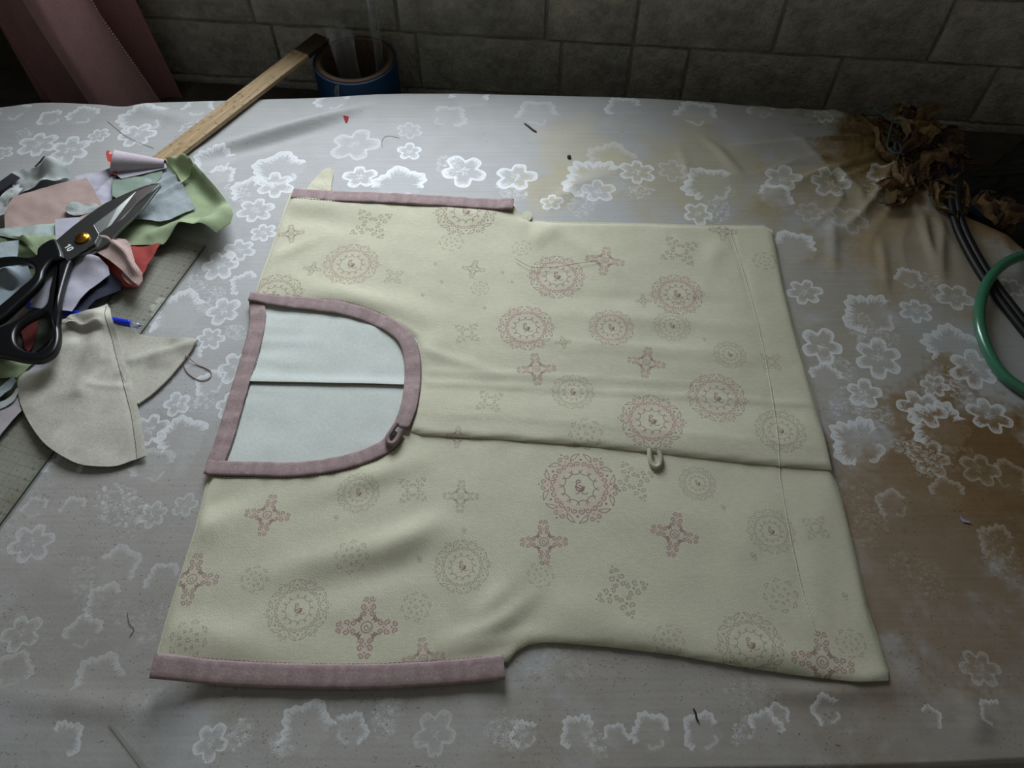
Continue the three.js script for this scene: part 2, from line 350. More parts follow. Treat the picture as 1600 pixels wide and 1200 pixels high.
  const flowers = {
    A: [[60, 227, 30], [110, 236, 32], [155, 213, 17], [215, 212, 28], [5, 240, 16], [563, 278, 26], [640, 238, 20], [430, 290, 30], [725, 268, 36], [806, 278, 32], [995, 270, 28], [1222, 280, 30], [1297, 287, 32], [1285, 185, 17], [1257, 457, 27], [1430, 487, 25], [1490, 465, 28], [1283, 540, 34], [1372, 560, 38], [1520, 577, 38], [1350, 615, 28], [1460, 603, 22], [1440, 640, 36], [1545, 650, 33], [1580, 450, 20], [345, 416, 30], [350, 487, 27], [400, 330, 28], [370, 575, 30], [277, 632, 22], [235, 672, 30], [862, 318, 18], [935, 300, 26], [1090, 335, 24], [480, 310, 22], [375, 392, 24], [412, 365, 20], [330, 530, 22], [360, 635, 24]],
    B: [[225, 188, 35], [130, 182, 22], [20, 175, 25], [80, 186, 18], [437, 268, 38], [625, 290, 36], [735, 153, 28], [930, 285, 44], [1110, 292, 38], [975, 170, 26], [1088, 180, 30], [1210, 308, 25], [1240, 388, 32], [1362, 495, 40], [1490, 545, 40], [1290, 588, 22], [1470, 668, 42], [1345, 695, 42], [1420, 437, 20], [280, 490, 40], [337, 254, 30], [345, 275, 20], [395, 300, 30], [285, 685, 35], [100, 735, 28], [295, 560, 20], [385, 445, 22], [330, 600, 22], [1380, 275, 22], [520, 160, 24], [1190, 175, 20], [310, 170, 22]],
    C: [[1345, 510, 24], [1372, 530, 28], [1315, 575, 22], [1325, 625, 30], [1365, 645, 28], [1475, 590, 26], [1455, 450, 24], [1495, 612, 22], [305, 630, 24], [190, 790, 40], [372, 300, 22], [330, 470, 24], [800, 300, 22], [905, 315, 30], [700, 262, 22], [1370, 300, 26], [1000, 300, 20], [1120, 330, 24], [300, 200, 20], [40, 212, 16], [1450, 720, 28], [1415, 700, 20], [310, 440, 20], [370, 520, 18]],
  };
  const worn = {
    A: [[50, 850, 34], [240, 805, 22], [680, 1145, 34], [35, 990, 30], [1325, 345, 30], [1265, 332, 22], [1530, 735, 30], [1450, 715, 34], [555, 228, 38], [1050, 268, 24], [1530, 1045, 30], [290, 790, 20], [640, 205, 20]],
    B: [[55, 795, 18], [115, 795, 18], [185, 885, 30], [155, 1060, 34], [255, 905, 24], [165, 940, 26], [1480, 770, 24], [1395, 790, 24], [1575, 745, 26], [955, 250, 34], [840, 180, 30], [20, 1050, 28], [130, 990, 26], [240, 730, 30], [1560, 850, 28], [700, 185, 26]],
    C: [[10, 842, 30], [130, 900, 26], [140, 940, 30], [200, 960, 26], [1340, 775, 32], [1360, 825, 34], [1500, 720, 28], [1560, 870, 36], [365, 1150, 22], [600, 1110, 30], [790, 1140, 34], [520, 1120, 26], [1440, 900, 40], [240, 980, 34], [870, 1030, 44], [1180, 1095, 40], [1530, 1060, 30], [215, 820, 26]],
  };
  const rolled = { A: [[330, 1160, 28]], B: [[480, 1140, 38], [548, 1142, 24], [905, 1148, 26], [962, 1152, 18], [1018, 1146, 28], [1098, 1146, 28], [1196, 1138, 24], [1215, 1118, 16], [1292, 1112, 22], [1452, 1122, 16], [1550, 1116, 20], [820, 1150, 20], [100, 1158, 26]], C: [[375, 1148, 22], [600, 1125, 24], [790, 1142, 28], [1160, 1142, 20], [930, 1160, 20], [440, 1165, 18]] };
  for (const [set, a] of [[worn, .28], [rolled, .62], [flowers, .84]]) for (const k of ['C', 'B', 'A']) for (const [px, py, r] of set[k]) { const [x, z] = at(px, py); kinds[k](x, z, r * scaleAt(px, py), a * rr(.8, 1)); }
  for (let k = 0; k < 60; k++) {      // and on beyond the frame
    const x = rr(CL.x0, CL.x1), z = rr(CL.z0, CL.z1), d = -z * SIN * .0 + (CAM_Y - TABLE) * SIN - z * COS, px = 800 + x * FOCAL / d;
    if (px > -40 && px < 1640) continue;
    kinds['ABC'[k % 3]](x, z, rr(.02, .034), .8);
  }
  // dark lint, specks and bits of thread rubbed into the cloth, most in the worn part in front
  for (let k = 0; k < 44000; k++) {
    const x = rr(CL.x0, CL.x1), z = rr(CL.z0, CL.z1), front = smooth(-.55, -.2, z) * .8 + smooth(.3, .5, x) * smooth(-.5, -.35, z) * .9 + .08;
    if (rnd() > front * (.5 + 1.6 * noise(x * 14, z * 14, 9))) continue;
    cx.strokeStyle = `rgba(58,51,46,${rr(.3, .85)})`; cx.lineWidth = rr(.00035, .0007); const t = rr(0, 6.28), l = rr(.0002, .001) * (rnd() < .04 ? 3 : 1);
    cx.beginPath(); cx.moveTo(x, z); cx.lineTo(x + Math.cos(t) * l * 1.5, z + Math.sin(t) * l * .6); cx.stroke();
  }
  for (let k = 0; k < 2200; k++) {     // rubbed pale threads on the brown stain
    const [x, z] = [rr(.25, .56), rr(-.42, -.14)]; if (noise(x * 18, z * 18, 12) < .02) continue;
    cx.strokeStyle = `rgba(176,158,138,${rr(.12, .4)})`; cx.lineWidth = rr(.0003, .0006); cx.beginPath(); cx.moveTo(x, z); cx.lineTo(x + rr(-.003, .003), z + rr(-.001, .001)); cx.stroke();
  }
  const place = (t) => { t.wrapS = t.wrapT = THREE.MirroredRepeatWrapping; const w = X1 - X0, d = CL.z1 - CL.z0; t.repeat.set(1 / w, 1 / d); t.offset.set(-X0 / w, CL.z1 / d); return t; };
  return new THREE.MeshPhysicalMaterial({ map: place(texture(clothC, true)), roughnessMap: place(texture(glossC, false)), roughness: 1, bumpMap: weave, bumpScale: .0002, specularIntensity: .8, side: THREE.DoubleSide });
}
const tableclothMats = [paintCloth(CL.x0, CL.mid), paintCloth(CL.mid, CL.x1)];
function ringCloth() {
  const N = 900, R = 175, rad = (z) => lerp(.02, .005, smooth(-.3, -.13, z)), ctr = [-.12, -.52];
  const closed = catmull(clothOutline, true, .002), pick = (k) => closed[Math.floor(k / N * closed.length)];
  const edge = Array.from({ length: N }, (_, k) => pick(k)), nor = edge.map((p, k) => { const a = edge[(k + N - 3) % N], b = edge[(k + 3) % N], l = Math.hypot(b[0] - a[0], b[1] - a[1]); const nx = (b[1] - a[1]) / l, nz = -(b[0] - a[0]) / l; const s = Math.sign(nx * (p[0] - ctr[0]) + nz * (p[1] - ctr[1])) || 1; return [nx * s, nz * s]; });
  const inset = edge.map((p, k) => [p[0] - nor[k][0] * rad(p[1]), p[1] - nor[k][1] * rad(p[1])]);
  const pos = [], uv = [], index = [], rows = [];
  for (let i = 0; i <= R; i++) rows.push(['top', .004 + .996 * i / R]);
  for (let i = 1; i <= 10; i++) rows.push(['round', i / 10 * Math.PI / 2]);
  for (let i = 1; i <= 20; i++) rows.push(['skirt', i / 20]);
  for (const [kind, f] of rows) for (let k = 0; k < N; k++) {
    const b = inset[k], n = nor[k], r = rad(edge[k][1]);
    let x, y, z, ex = 0;
    if (kind === 'top') { x = lerp(ctr[0], b[0], f); z = lerp(ctr[1], b[1], f); y = H(x, z); }
    else {
      const yE = H(b[0], b[1]), folds = .5 + .5 * Math.sin(k / N * 2 * Math.PI * 37 + 2 * noise(k * .03, 0, 4));
      if (kind === 'round') { x = b[0] + n[0] * r * Math.sin(f); z = b[1] + n[1] * r * Math.sin(f); y = yE - r * (1 - Math.cos(f)); ex = r * f; }
      else { const o = r + .014 * folds * f; x = b[0] + n[0] * o; z = b[1] + n[1] * o; y = yE - r - f * .26 - .02 * f * noise(k * .05, 1); ex = r * 1.57 + f * .26; }
    }
    pos.push(x, y, z);
    if (kind === 'top') uv.push(x, -z); else uv.push(b[0] + n[0] * ex, -(b[1] + n[1] * ex));
  }
  for (let i = 0; i < rows.length - 1; i++) for (let k = 0; k < N; k++) { const a = i * N + k, b = i * N + (k + 1) % N, c = a + N, d = b + N; index.push(a, b, c, b, d, c); }
  const g = new THREE.BufferGeometry();
  g.setAttribute('position', new THREE.Float32BufferAttribute(pos, 3)); g.setAttribute('uv', new THREE.Float32BufferAttribute(uv, 2)); g.setIndex(index); g.computeVertexNormals();
  if (g.attributes.normal.getY(N * 20) < 0) { for (let i = 0; i < index.length; i += 3) [index[i], index[i + 1]] = [index[i + 1], index[i]]; g.setIndex(index); g.computeVertexNormals(); }
  // the print is woven in two breadths: faces left and right of the middle
  const half = [[], []]; for (let i = 0; i < index.length; i += 3) half[(pos[index[i] * 3] + pos[index[i + 1] * 3] + pos[index[i + 2] * 3]) / 3 < CL.mid ? 0 : 1].push(index[i], index[i + 1], index[i + 2]);
  g.setIndex(half[0].concat(half[1])); g.addGroup(0, half[0].length, 0); g.addGroup(half[0].length, half[1].length, 1);
  return g;
}

// ------------------------------------------------------------------ the room
const grain = (base, spread, freq, size) => { const [c, x] = canvas(512, 512), a = tileNoise(freq, 51), b = tileNoise(freq * 4, 53), d = tileNoise(128, 55); perPixel(x, 512, 512, (i, j) => { const u = i / 512, v = j / 512, t = ((a(u, v) - .5) + (b(u, v) - .5) * .7 + (d(u, v) - .5) * .5) * spread; return [base[0] + t, base[1] + t, base[2] + t * .9]; }); return texture(c, true, 1 / size, 1 / size); };
const plasterBump = (() => { const [c, x] = canvas(512, 512), a = tileNoise(24, 61), b = tileNoise(90, 63); perPixel(x, 512, 512, (i, j) => { const u = i / 512, v = j / 512, g = 255 * clamp(.5 + (a(u, v) - .5) * .6 + (b(u, v) - .5) * .5); return [g, g, g]; }); return c; })();
const brickMats = [[168, 165, 153], [162, 159, 148], [172, 167, 153]].map((b) => new THREE.MeshStandardMaterial({ map: grain(b, 34, 12, .5), roughness: .85, bumpMap: texture(plasterBump, false, 5, 5), bumpScale: .0022 }));
const jointMat = new THREE.MeshStandardMaterial({ map: grain([152, 149, 138], 24, 12, .5), roughness: .9 });
const paintMat = new THREE.MeshStandardMaterial({ map: grain([206, 202, 192], 12, 8, 1.2), roughness: .9, bumpMap: texture(plasterBump, false, 2, 2), bumpScale: .001 });
const floorMat = new THREE.MeshStandardMaterial({ map: grain([120, 108, 94], 22, 10, .8), roughness: .7 });
const boxAt = (w, h, d, x, y, z) => new THREE.BoxGeometry(w, h, d).translate(x, y, z);
const uvBox = (g, s = 1) => { const p = g.attributes.position, n = g.attributes.normal, u = g.attributes.uv; for (let i = 0; i < p.count; i++) { const nx = Math.abs(n.getX(i)), ny = Math.abs(n.getY(i)); u.setXY(i, (nx > .7 ? p.getZ(i) : p.getX(i)) * s, (ny > .7 ? p.getZ(i) : p.getY(i)) * s); } return g; };

const T = .3, WL = 4.2;   // back wall: thickness, length along u from -WL/2
{
  const { u0, u1, y0, y1 } = WIN, L = 2.1;
  const back = struct('wall_back', uvBox(mergeGeometries([
    boxAt(2 * L, y0, T, 0, y0 / 2, -T / 2), boxAt(2 * L, 2.6 - y1, T, 0, (2.6 + y1) / 2, -T / 2),
    boxAt(u0 + L, y1 - y0, T, (u0 - L) / 2, (y0 + y1) / 2, -T / 2), boxAt(L - u1, y1 - y0, T, (u1 + L) / 2, (y0 + y1) / 2, -T / 2),
  ])), jointMat);
  back.position.set(0, 0, WALL_Z); back.rotation.y = WALL_TURN;
  // embossed wall panels: courses of large bricks, one seam between two panels
  const seam = .192, top = .742, course = .102, BW = .236, gap = .0035;
  const rows = [[top + course, -.02, .26], [top, .138, .215], [top - course, .112, .09], [top - 2 * course, .138, .215], [top - 3 * course, .112, .09]];
  let kind = 0;
  rows.forEach(([y, left, right]) => {
    const joints = [seam]; for (let u = seam - Math.abs(left); u > -1.75; u -= BW) joints.unshift(u); for (let u = seam + right; u < 1.6; u += BW) joints.push(u);
    for (let k = 0; k + 1 < joints.length; k++) {
      const a = joints[k], b = joints[k + 1]; if (b - a < .02) continue;
      const g = uvBox(new RoundedBoxGeometry(b - a - gap, course - gap, .008, 3, .003)); g.translate(0, 0, 0);
      const m = part('brick', g, brickMats[kind++ % 3], back); m.position.set((a + b) / 2, y + course / 2, .0005 + rr(-.0012, .0012)); m.rotation.z = rr(-.004, .004);
    }
  });
  // room: floor, side walls, front wall, ceiling, all with thickness
  struct('floor', uvBox(boxAt(4.4, .1, 3.6, 0, -.05, .1)), floorMat);
  struct('wall_left', uvBox(boxAt(.12, 2.6, 3.2, -1.95, 1.3, .15)), paintMat);
  struct('wall_right', uvBox(boxAt(.12, 2.6, 3.2, 1.95, 1.3, .15)), paintMat);
  struct('wall_front', uvBox(boxAt(4.02, 2.6, .12, 0, 1.3, 1.78)), paintMat);
  struct('ceiling', uvBox(boxAt(4.4, .1, 3.8, 0, 2.65, .1)), paintMat);
  // window: frame, mullion, pale panes lit by the sky
  const win = struct('window_1'); win.position.copy(back.position); win.rotation.y = WALL_TURN;
  const uw = u1 - u0, hh = y1 - y0, uc = (u0 + u1) / 2, yc = (y0 + y1) / 2, fw = .045, wz = -WIN.depth;
  const frameMat = new THREE.MeshStandardMaterial({ color: srgb(196, 192, 182), roughness: .5 });
  for (const [w, h, x, y] of [[uw, fw, uc, y0 + fw / 2], [uw, fw, uc, y1 - fw / 2], [fw, hh - 2 * fw, u0 + fw / 2, yc], [fw, hh - 2 * fw, u1 - fw / 2, yc], [.03, hh - 2 * fw, uc, yc]]) { const m = part('window_frame', new RoundedBoxGeometry(w, h, .05, 2, .004), frameMat, win); m.position.set(x, y, wz); }
  const paneMat = new THREE.MeshPhysicalMaterial({ color: 0xffffff, transmission: 1, roughness: .25, thickness: 0, emissive: SKY, emissiveIntensity: 3 });
  for (const s of [-1, 1]) { const m = part('window_pane', new THREE.BoxGeometry(uw / 2 - fw - .015, hh - 2 * fw, .005), paneMat, win); m.position.set(uc + s * (uw / 4 - fw / 2 + .0075), yc, wz); }
  const sill = part('window_sill', new RoundedBoxGeometry(uw - .002, .02, .285, 2, .004), frameMat, win); sill.position.set(uc, y0 + .01, -.0875);
  // ledge running along the wall behind the table
  const ledge = struct('trim_1', uvBox(new RoundedBoxGeometry(3.6, .03, .15, 2, .004)), new THREE.MeshStandardMaterial({ map: grain([70, 66, 60], 20, 10, .5), roughness: .8 }));
  ledge.position.copy(wallPoint(0, .618, .088)); ledge.rotation.y = WALL_TURN;
}

// ------------------------------------------------------------------ table and its cloth
const woodDark = new THREE.MeshStandardMaterial({ map: grain([112, 84, 58], 26, 10, .4), roughness: .6 });
{
  const t = thing('table', 'work table hidden under the white floral cloth', 'table');
  const inset = catmull(clothOutline, true, .02).map(([x, z]) => [lerp(-.12, x, .955), lerp(-.52, z, .955)]);
  part('tabletop', plate(inset, [], TABLE - .052, .04, .004), woodDark, t);
  for (const [x, z] of [[-.82, -.86], [.42, -.86], [-.82, -.2], [.56, -.2]]) { const m = part('leg', new RoundedBoxGeometry(.06, TABLE - .052, .06, 2, .006), woodDark, t); m.position.set(x, (TABLE - .052) / 2, z); }
  rebase(t);
}
const tablecloth = thing('tablecloth', 'grey white cloth with woven white flowers, brown stains on its right, spread over the table', 'tablecloth');
part('cloth', ringCloth(), tableclothMats, tablecloth);

// gathered, tied and frayed corner of the cloth
const frayMat = cloth([104, 80, 50], { spread: 40, rough: .95, bump: .0006 }), frayDark = cloth([66, 46, 30], { spread: 36, rough: .95, bump: .0006 }), frayPale = cloth([124, 104, 72], { spread: 40, rough: .95, bump: .0006 });
const twineMat = new THREE.MeshStandardMaterial({ color: srgb(74, 92, 92), roughness: .9 });
function ruffle(px, py, angle, len, width, lift, mat, parent, name = 'frayed_strip') {   // a curling torn strip rising from the knot
  const [x0, z0] = at(px, py, .01), N = 26, K = 9, pos = [], uv = [], index = [], s0 = rr(0, 9), y0 = H(x0, z0) + .004;
  for (let i = 0; i <= N; i++) for (let k = 0; k <= K; k++) {
    const f = i / N, c = k / K - .5, a = angle + .7 * noise(f * 2.2, s0, 1) * f, w = width * (.35 + .8 * Math.sin(Math.min(1, f * 1.15) * 2.4)) * (1 + .25 * noise(f * 6, s0, 3));
    const roll = 1.5 * noise(f * 1.8, s0, 7), rag = f > .9 ? .25 * noise(k * 3.1, s0, 5) * len : 0;
    const x = x0 + Math.cos(a) * (len * f + rag) - Math.sin(a) * c * w * Math.cos(roll), z = z0 + Math.sin(a) * (len * f + rag) + Math.cos(a) * c * w * Math.cos(roll);
    pos.push(x, y0 + lift * Math.sin(f * 2.6) + .3 * c * w * Math.sin(roll) + .006 * noise(x * 70, z * 70, s0) + .004 * Math.cos(c * 8 + s0), z); uv.push(f * len, c * w);
  }
  for (let i = 0; i < N; i++) for (let k = 0; k < K; k++) { const a = i * (K + 1) + k; index.push(a, a + 1, a + K + 1, a + 1, a + K + 2, a + K + 1); }
  const g = new THREE.BufferGeometry(); g.setAttribute('position', new THREE.Float32BufferAttribute(pos, 3)); g.setAttribute('uv', new THREE.Float32BufferAttribute(uv, 2)); g.setIndex(index); g.computeVertexNormals();
  return part(name, g, mat, parent);
}
{
  seedState = 4242;
  const m3 = [frayMat, frayDark, frayPale];
  for (let k = 0; k < 14; k++) ruffle(rr(1395, 1440), rr(205, 250), rr(-2.3, -.5), rr(.035, .075), rr(.014, .03), rr(.006, .026), m3[k % 3], tablecloth);
  for (let k = 0; k < 12; k++) ruffle(rr(1415, 1470), rr(230, 290), rr(-.9, .7), rr(.035, .08), rr(.016, .03), rr(.004, .02), m3[(k % 5 === 0) ? 0 : 1], tablecloth);
  for (let k = 0; k < 9; k++) ruffle(rr(1395, 1450), rr(200, 270), rr(1.0, 2.3), rr(.05, .12), rr(.010, .02), rr(.001, .007), m3[k % 3 === 1 ? 2 : 0], tablecloth);
  for (let k = 0; k < 8; k++) ruffle(rr(1545, 1585), rr(340, 362), rr(-2.2, -.2), rr(.03, .06), rr(.012, .03), rr(.004, .012), m3[k % 2], tablecloth);
  for (let k = 0; k < 9; k++) ruffle(1338 + k * 9 + rr(-3, 3), 176 + k * 2 + rr(-4, 6), rr(1.15, 1.55), rr(.11, .17), rr(.007, .014), rr(.003, .008), m3[k % 3], tablecloth, 'frayed_fold');
  const y = (p, h) => { const q = at(p[0], p[1], h); return [q[0], q[1], H(q[0], q[1]) + h]; };
  part('tie_string', mergeGeometries([
    tube([[1355, 178], [1362, 172], [1370, 180], [1380, 176], [1388, 172], [1392, 190], [1388, 215], [1386, 232], [1394, 246], [1402, 248], [1404, 226], [1398, 224], [1396, 240]].map((p, i) => y(p, .024 + .003 * (i % 3))), .0013, 6, 120),
    tube([[1384, 245], [1395, 248], [1410, 246]].map((p) => y(p, .026)), .0012, 6), tube([[1372, 180], [1390, 195], [1405, 190], [1398, 205]].map((p) => y(p, .03)), .0011, 6),
  ]), twineMat, tablecloth, 'grey green string');
  const threads = [];
  for (let k = 0; k < 26; k++) { const [ax, ay] = [rr(1380, 1470), rr(170, 300)], a = rr(0, 6.28), l = rr(8, 26), h = rr(.008, .03); threads.push(tube([[ax, ay], [ax + Math.cos(a) * l * .5 + rr(-4, 4), ay + Math.sin(a) * l * .5], [ax + Math.cos(a) * l, ay + Math.sin(a) * l * .7]].map((p, i) => y(p, h + i * .004)), rr(.0003, .0006), 4, 10)); }
  const th = part('loose_threads', mergeGeometries(threads), frayPale, tablecloth); th.userData.kind = 'stuff';
}
rebase(tablecloth);

// ------------------------------------------------------------------ the garment
const GA = { x0: -.36, x1: .40, z0: -.83, z1: -.12 };
const [garC, gc] = canvas(2048, 1920);
{
  seedState = 99;
  const W = 2048, D = 1920, sx = W / (GA.x1 - GA.x0), sz = D / (GA.z1 - GA.z0);
  perPixel(gc, W, D, (i, j) => {
    const x = GA.x0 + i / sx, z = GA.z0 + j / sz, t = noise(x * 120, z * 420, 1) * 6 + noise(x * 30, z * 30, 2) * 3 + noise(x * 7, z * 7, 3) * 3 + (rnd() - .5) * 14 + 4 * Math.sin(j * 1.9 + 1.2 * Math.sin(i * .11));
    return [200 + t, 197 + t, 174 + t * .9];
  });
  gc.setTransform(sx, 0, 0, sz, -GA.x0 * sx, -GA.z0 * sz); gc.lineCap = 'round'; gc.lineJoin = 'round';
  let P = 1, X = 0, Z = 0, R = 1, ROT = 0;   // pinkness, centre, radius, turn of the motif being drawn
  const to = (x, z) => [X + (x * Math.cos(ROT) - z * Math.sin(ROT)) * R, Z + (x * Math.sin(ROT) + z * Math.cos(ROT)) * R];
  const lineStyle = () => { gc.strokeStyle = P > .45 ? `rgba(136,110,104,${.45 + .35 * P})` : `rgba(128,118,100,${.5 + .5 * P})`; };
  const poly = (list, w, fill) => { gc.beginPath(); for (const p of list) gc.lineTo(...to(...p)); if (fill) { gc.closePath(); gc.fillStyle = `rgba(204,180,168,${fill})`; gc.fill(); } else { lineStyle(); gc.lineWidth = Math.max(.0005, w * R); gc.stroke(); } };
  const curl = (x, z, r, dir, a0, w = .03) => { const l = []; for (let k = 0; k <= 22; k++) { const t = k / 22, a = a0 + dir * t * 6.6; l.push([x + Math.cos(a) * r * (1 - .75 * t), z + Math.sin(a) * r * (1 - .75 * t)]); } poly(l, w); };
  const arc = (x, z, r, a, b, w = .03) => { const l = []; for (let k = 0; k <= 14; k++) { const t = lerp(a, b, k / 14); l.push([x + Math.cos(t) * r, z + Math.sin(t) * r]); } poly(l, w); };
  const dot = (x, z, r) => { gc.beginPath(); gc.arc(...to(x, z), r * R, 0, 7); gc.fillStyle = gc.strokeStyle; gc.fill(); };
  function bird() {
    gc.save(); P = Math.max(P, .6); lineStyle();
    curl(-.02, -.16, .075, 1, 2.2, .035); poly([[-.06, -.1], [-.1, 0], [-.06, .09], [.04, .12], [.12, .06], [.14, -.02], [.06, -.03], [0, -.06]], .04);
    for (let k = 0; k < 5; k++) arc(.0 + k * .02, .02 + k * .01, .09 - k * .012, -.6 + k * .3, 1.6 + k * .25, .035);
    poly([[0, .12], [-.02, .19], [-.08, .2]], .03); poly([[.05, .12], [.1, .18], [.2, .18], [.23, .14]], .03); poly([[-.06, .0], [.06, .05], [.1, .0]], .05); gc.restore();
  }
  function medallion() {
    const n = 6;
    if (P > .3) { const a = []; for (let k = 0; k <= 96; k++) { const t = k / 96 * 6.2832; a.push([Math.cos(t) * (.86 + .1 * Math.cos(n * t)), Math.sin(t) * (.86 + .1 * Math.cos(n * t))]); } for (let k = 96; k >= 0; k--) { const t = k / 96 * 6.2832; a.push([Math.cos(t) * (.54 - .05 * Math.cos(n * t)), Math.sin(t) * (.54 - .05 * Math.cos(n * t))]); } poly(a, 0, .52 * P); }
    for (let k = 0; k < n; k++) {
      const t = k * 6.2832 / n, c = Math.cos, s = Math.sin, q = (r, o) => [c(t + o) * r, s(t + o) * r];
      lineStyle();
      arc(...q(.58, .26), .19, t + .26 + 2.0, t + .26 + 4.2, .026); arc(...q(.58, -.26), .19, t - .26 + 2.0, t - .26 + 4.2, .026);
      for (const o of [-.40, -.14, .14, .40]) curl(...q(.70, o), .085, o > 0 ? 1 : -1, t + (o > 0 ? -1 : 1) * 1.5, .026);
      curl(...q(.95, .1), .075, 1, t - 1.2, .026); curl(...q(.95, -.1), .075, -1, t + 1.2, .026); dot(...q(1.08, 0), .026); dot(...q(.84, 0), .02);
      for (const o of [-1, 1]) { poly([q(.82, o * .18), q(.95, o * .24), q(1.0, o * .34), q(1.02, o * .47)], .026); poly([q(.82, o * .18), q(.88, o * .34), q(1.02, o * .47)], .02); }
      dot(...q(.84, .52), .035); dot(...q(.66, .27), .022);
    }
    bird();
  }
  function cross() {
    for (let k = 0; k < 4; k++) {
      const save = ROT; ROT += k * Math.PI / 2;
      if (P > .3) poly([[.12, -.12], [.3, -.1], [.5, -.2], [.8, -.16], [.98, 0], [.8, .16], [.5, .2], [.3, .1], [.12, .12]], 0, .5 * P);
      for (const s of [-1, 1]) { lineStyle(); curl(.42, s * .13, .085, s, 2.6 * s, .036); curl(.62, s * .14, .1, -s, -2 * s, .036); curl(.86, s * .1, .09, s, 2 * s, .036); poly([[.2, s * .14], [.3, s * .2], [.42, s * .22]], .036); curl(.26, s * .24, .07, -s, 0, .036); }
      dot(.5, 0, .03); dot(.74, 0, .03); ROT = save;
    }
    lineStyle(); arc(0, 0, .17, 0, 6.28, .036); curl(0, 0, .11, 1, 0, .036);
  }
  function scrolls() { for (let k = 0; k < 4; k++) { const save = ROT; ROT += k * Math.PI / 2 + .78; for (const s of [-1, 1]) { lineStyle(); curl(.3, s * .13, .1, s, s, .04); curl(.58, s * .2, .12, -s, -s, .04); curl(.86, s * .1, .09, s, 2 * s, .04); } dot(.46, 0, .05); dot(1, 0, .04); ROT = save; } }
  function wreath() { for (let k = 0; k < 8; k++) { const t = k * .7854, q = (r, o) => [Math.cos(t + o) * r, Math.sin(t + o) * r]; lineStyle(); poly([q(.84, -.2), q(1, 0), q(.9, .26)], .04); poly([q(.84, -.2), q(.82, .05), q(.9, .26)], .03); curl(...q(.45, 0), .1, k % 2 ? 1 : -1, t, .04); dot(...q(.66, .3), .03); } curl(0, 0, .15, 1, 0, .04); }
  function tiny() { lineStyle(); curl(0, -.2, .5, 1, 0, .12); curl(0, .3, .45, -1, 2, .12); }
  const draw = (f, list) => { for (const [px, py, r, p, rot] of list) { [X, Z] = at(px, py, .007); R = r * scaleAt(px, py); P = p; ROT = rot ?? rr(-.2, .2); f(); } };
  draw(medallion, [[905, 762, 58, 1, .1], [870, 432, 42, .8], [822, 512, 42, .8], [955, 513, 34, .75], [1058, 460, 39, .7], [1018, 660, 48, .85], [722, 885, 42, .25], [465, 952, 47, .2], [548, 413, 42, .5], [560, 770, 32, .2], [1172, 1008, 50, .2], [1090, 755, 28, .1], [1205, 830, 36, .1], [1218, 675, 38, .2], [1120, 622, 44, .6], [728, 332, 46, .45], [430, 462, 42, .35], [895, 613, 32, .3], [1050, 510, 28, .1], [1140, 555, 25, .1]]);
  draw(cross, [[418, 805, 38, .8], [850, 847, 40, .9], [1054, 835, 40, .9, .25], [573, 980, 52, .85], [1285, 1035, 52, .7], [838, 577, 33, .75], [1010, 567, 32, .7, .2], [945, 408, 33, .6], [740, 420, 20, .3], [488, 420, 16, .3], [300, 905, 45, .7], [662, 1030, 36, .6], [720, 775, 30, .2], [455, 365, 22, .4], [880, 535, 14, .1], [1005, 470, 14, .1], [715, 683, 20, .5], [1255, 360, 30, .4], [1130, 360, 24, .2]]);
  draw(scrolls, [[972, 925, 42, .3, .5], [1062, 392, 34, .2, .3], [580, 350, 36, .25, .2], [645, 765, 28, .15], [765, 628, 25, .2], [990, 752, 36, .2, .4], [1275, 825, 24, .1], [1205, 565, 20, .1], [615, 432, 18, .1], [1060, 470, 12, .1], [730, 520, 24, .15]]);
  draw(wreath, [[550, 870, 27, .15], [650, 948, 24, .15], [398, 905, 22, .15], [295, 1000, 31, .2], [845, 898, 22, .1], [915, 680, 27, .2], [1220, 930, 28, .15], [1045, 1000, 25, .1], [705, 378, 20, .25], [750, 450, 15, .1], [815, 388, 16, .15], [1195, 408, 19, .15], [1330, 1005, 24, .1]]);
  draw(tiny, [[525, 808, 8, .3], [655, 873, 8, .2], [725, 828, 8, .2], [680, 412, 6, .2], [785, 425, 6, .2], [690, 440, 6, .2], [660, 460, 6, .2], [757, 480, 6, .2], [1130, 792, 8, .2], [1177, 868, 10, .2], [1320, 930, 10, .2], [1080, 600, 6, .2], [1100, 530, 6, .2], [800, 440, 5, .2], [1085, 465, 6, .2]]);
}
const garUV = (t) => { const w = GA.x1 - GA.x0, d = GA.z1 - GA.z0; t.wrapS = t.wrapT = THREE.MirroredRepeatWrapping; t.repeat.set(1 / w, 1 / d); t.offset.set(-GA.x0 / w, GA.z1 / d); return t; };
const garmentMat = new THREE.MeshPhysicalMaterial({ map: garUV(texture(garC, true)), roughness: .93, bumpMap: twill, bumpScale: .0003, sheen: .25, sheenRoughness: .7, sheenColor: srgb(200, 198, 175), side: THREE.DoubleSide });
const plainGarment = cloth([200, 197, 174], { spread: 16 });
const liningMat = cloth([202, 208, 203], { spread: 10, bump: .00018 });
const bindMat = (() => {
  const [c, x] = canvas(512, 512), a = tileNoise(20, 71), b = tileNoise(128, 73);
  perPixel(x, 512, 512, (i, j) => { const u = i / 512, v = j / 512, speck = ((i + (j >> 2) % 2 * 3) % 6 < 2 && j % 4 < 2) ? 34 * b(u, v) * (a(u, v) > .42 ? 1 : .2) : 0, t = (a(u, v) - .5) * 16 + (b(u, v) - .5) * 16 + speck; return [154 + t, 133 + t, 133 + t]; });
  return new THREE.MeshPhysicalMaterial({ map: texture(c, true, 1 / .11, 1 / .11), roughness: .85, bumpMap: weave, bumpScale: .0003, side: THREE.DoubleSide });
})();
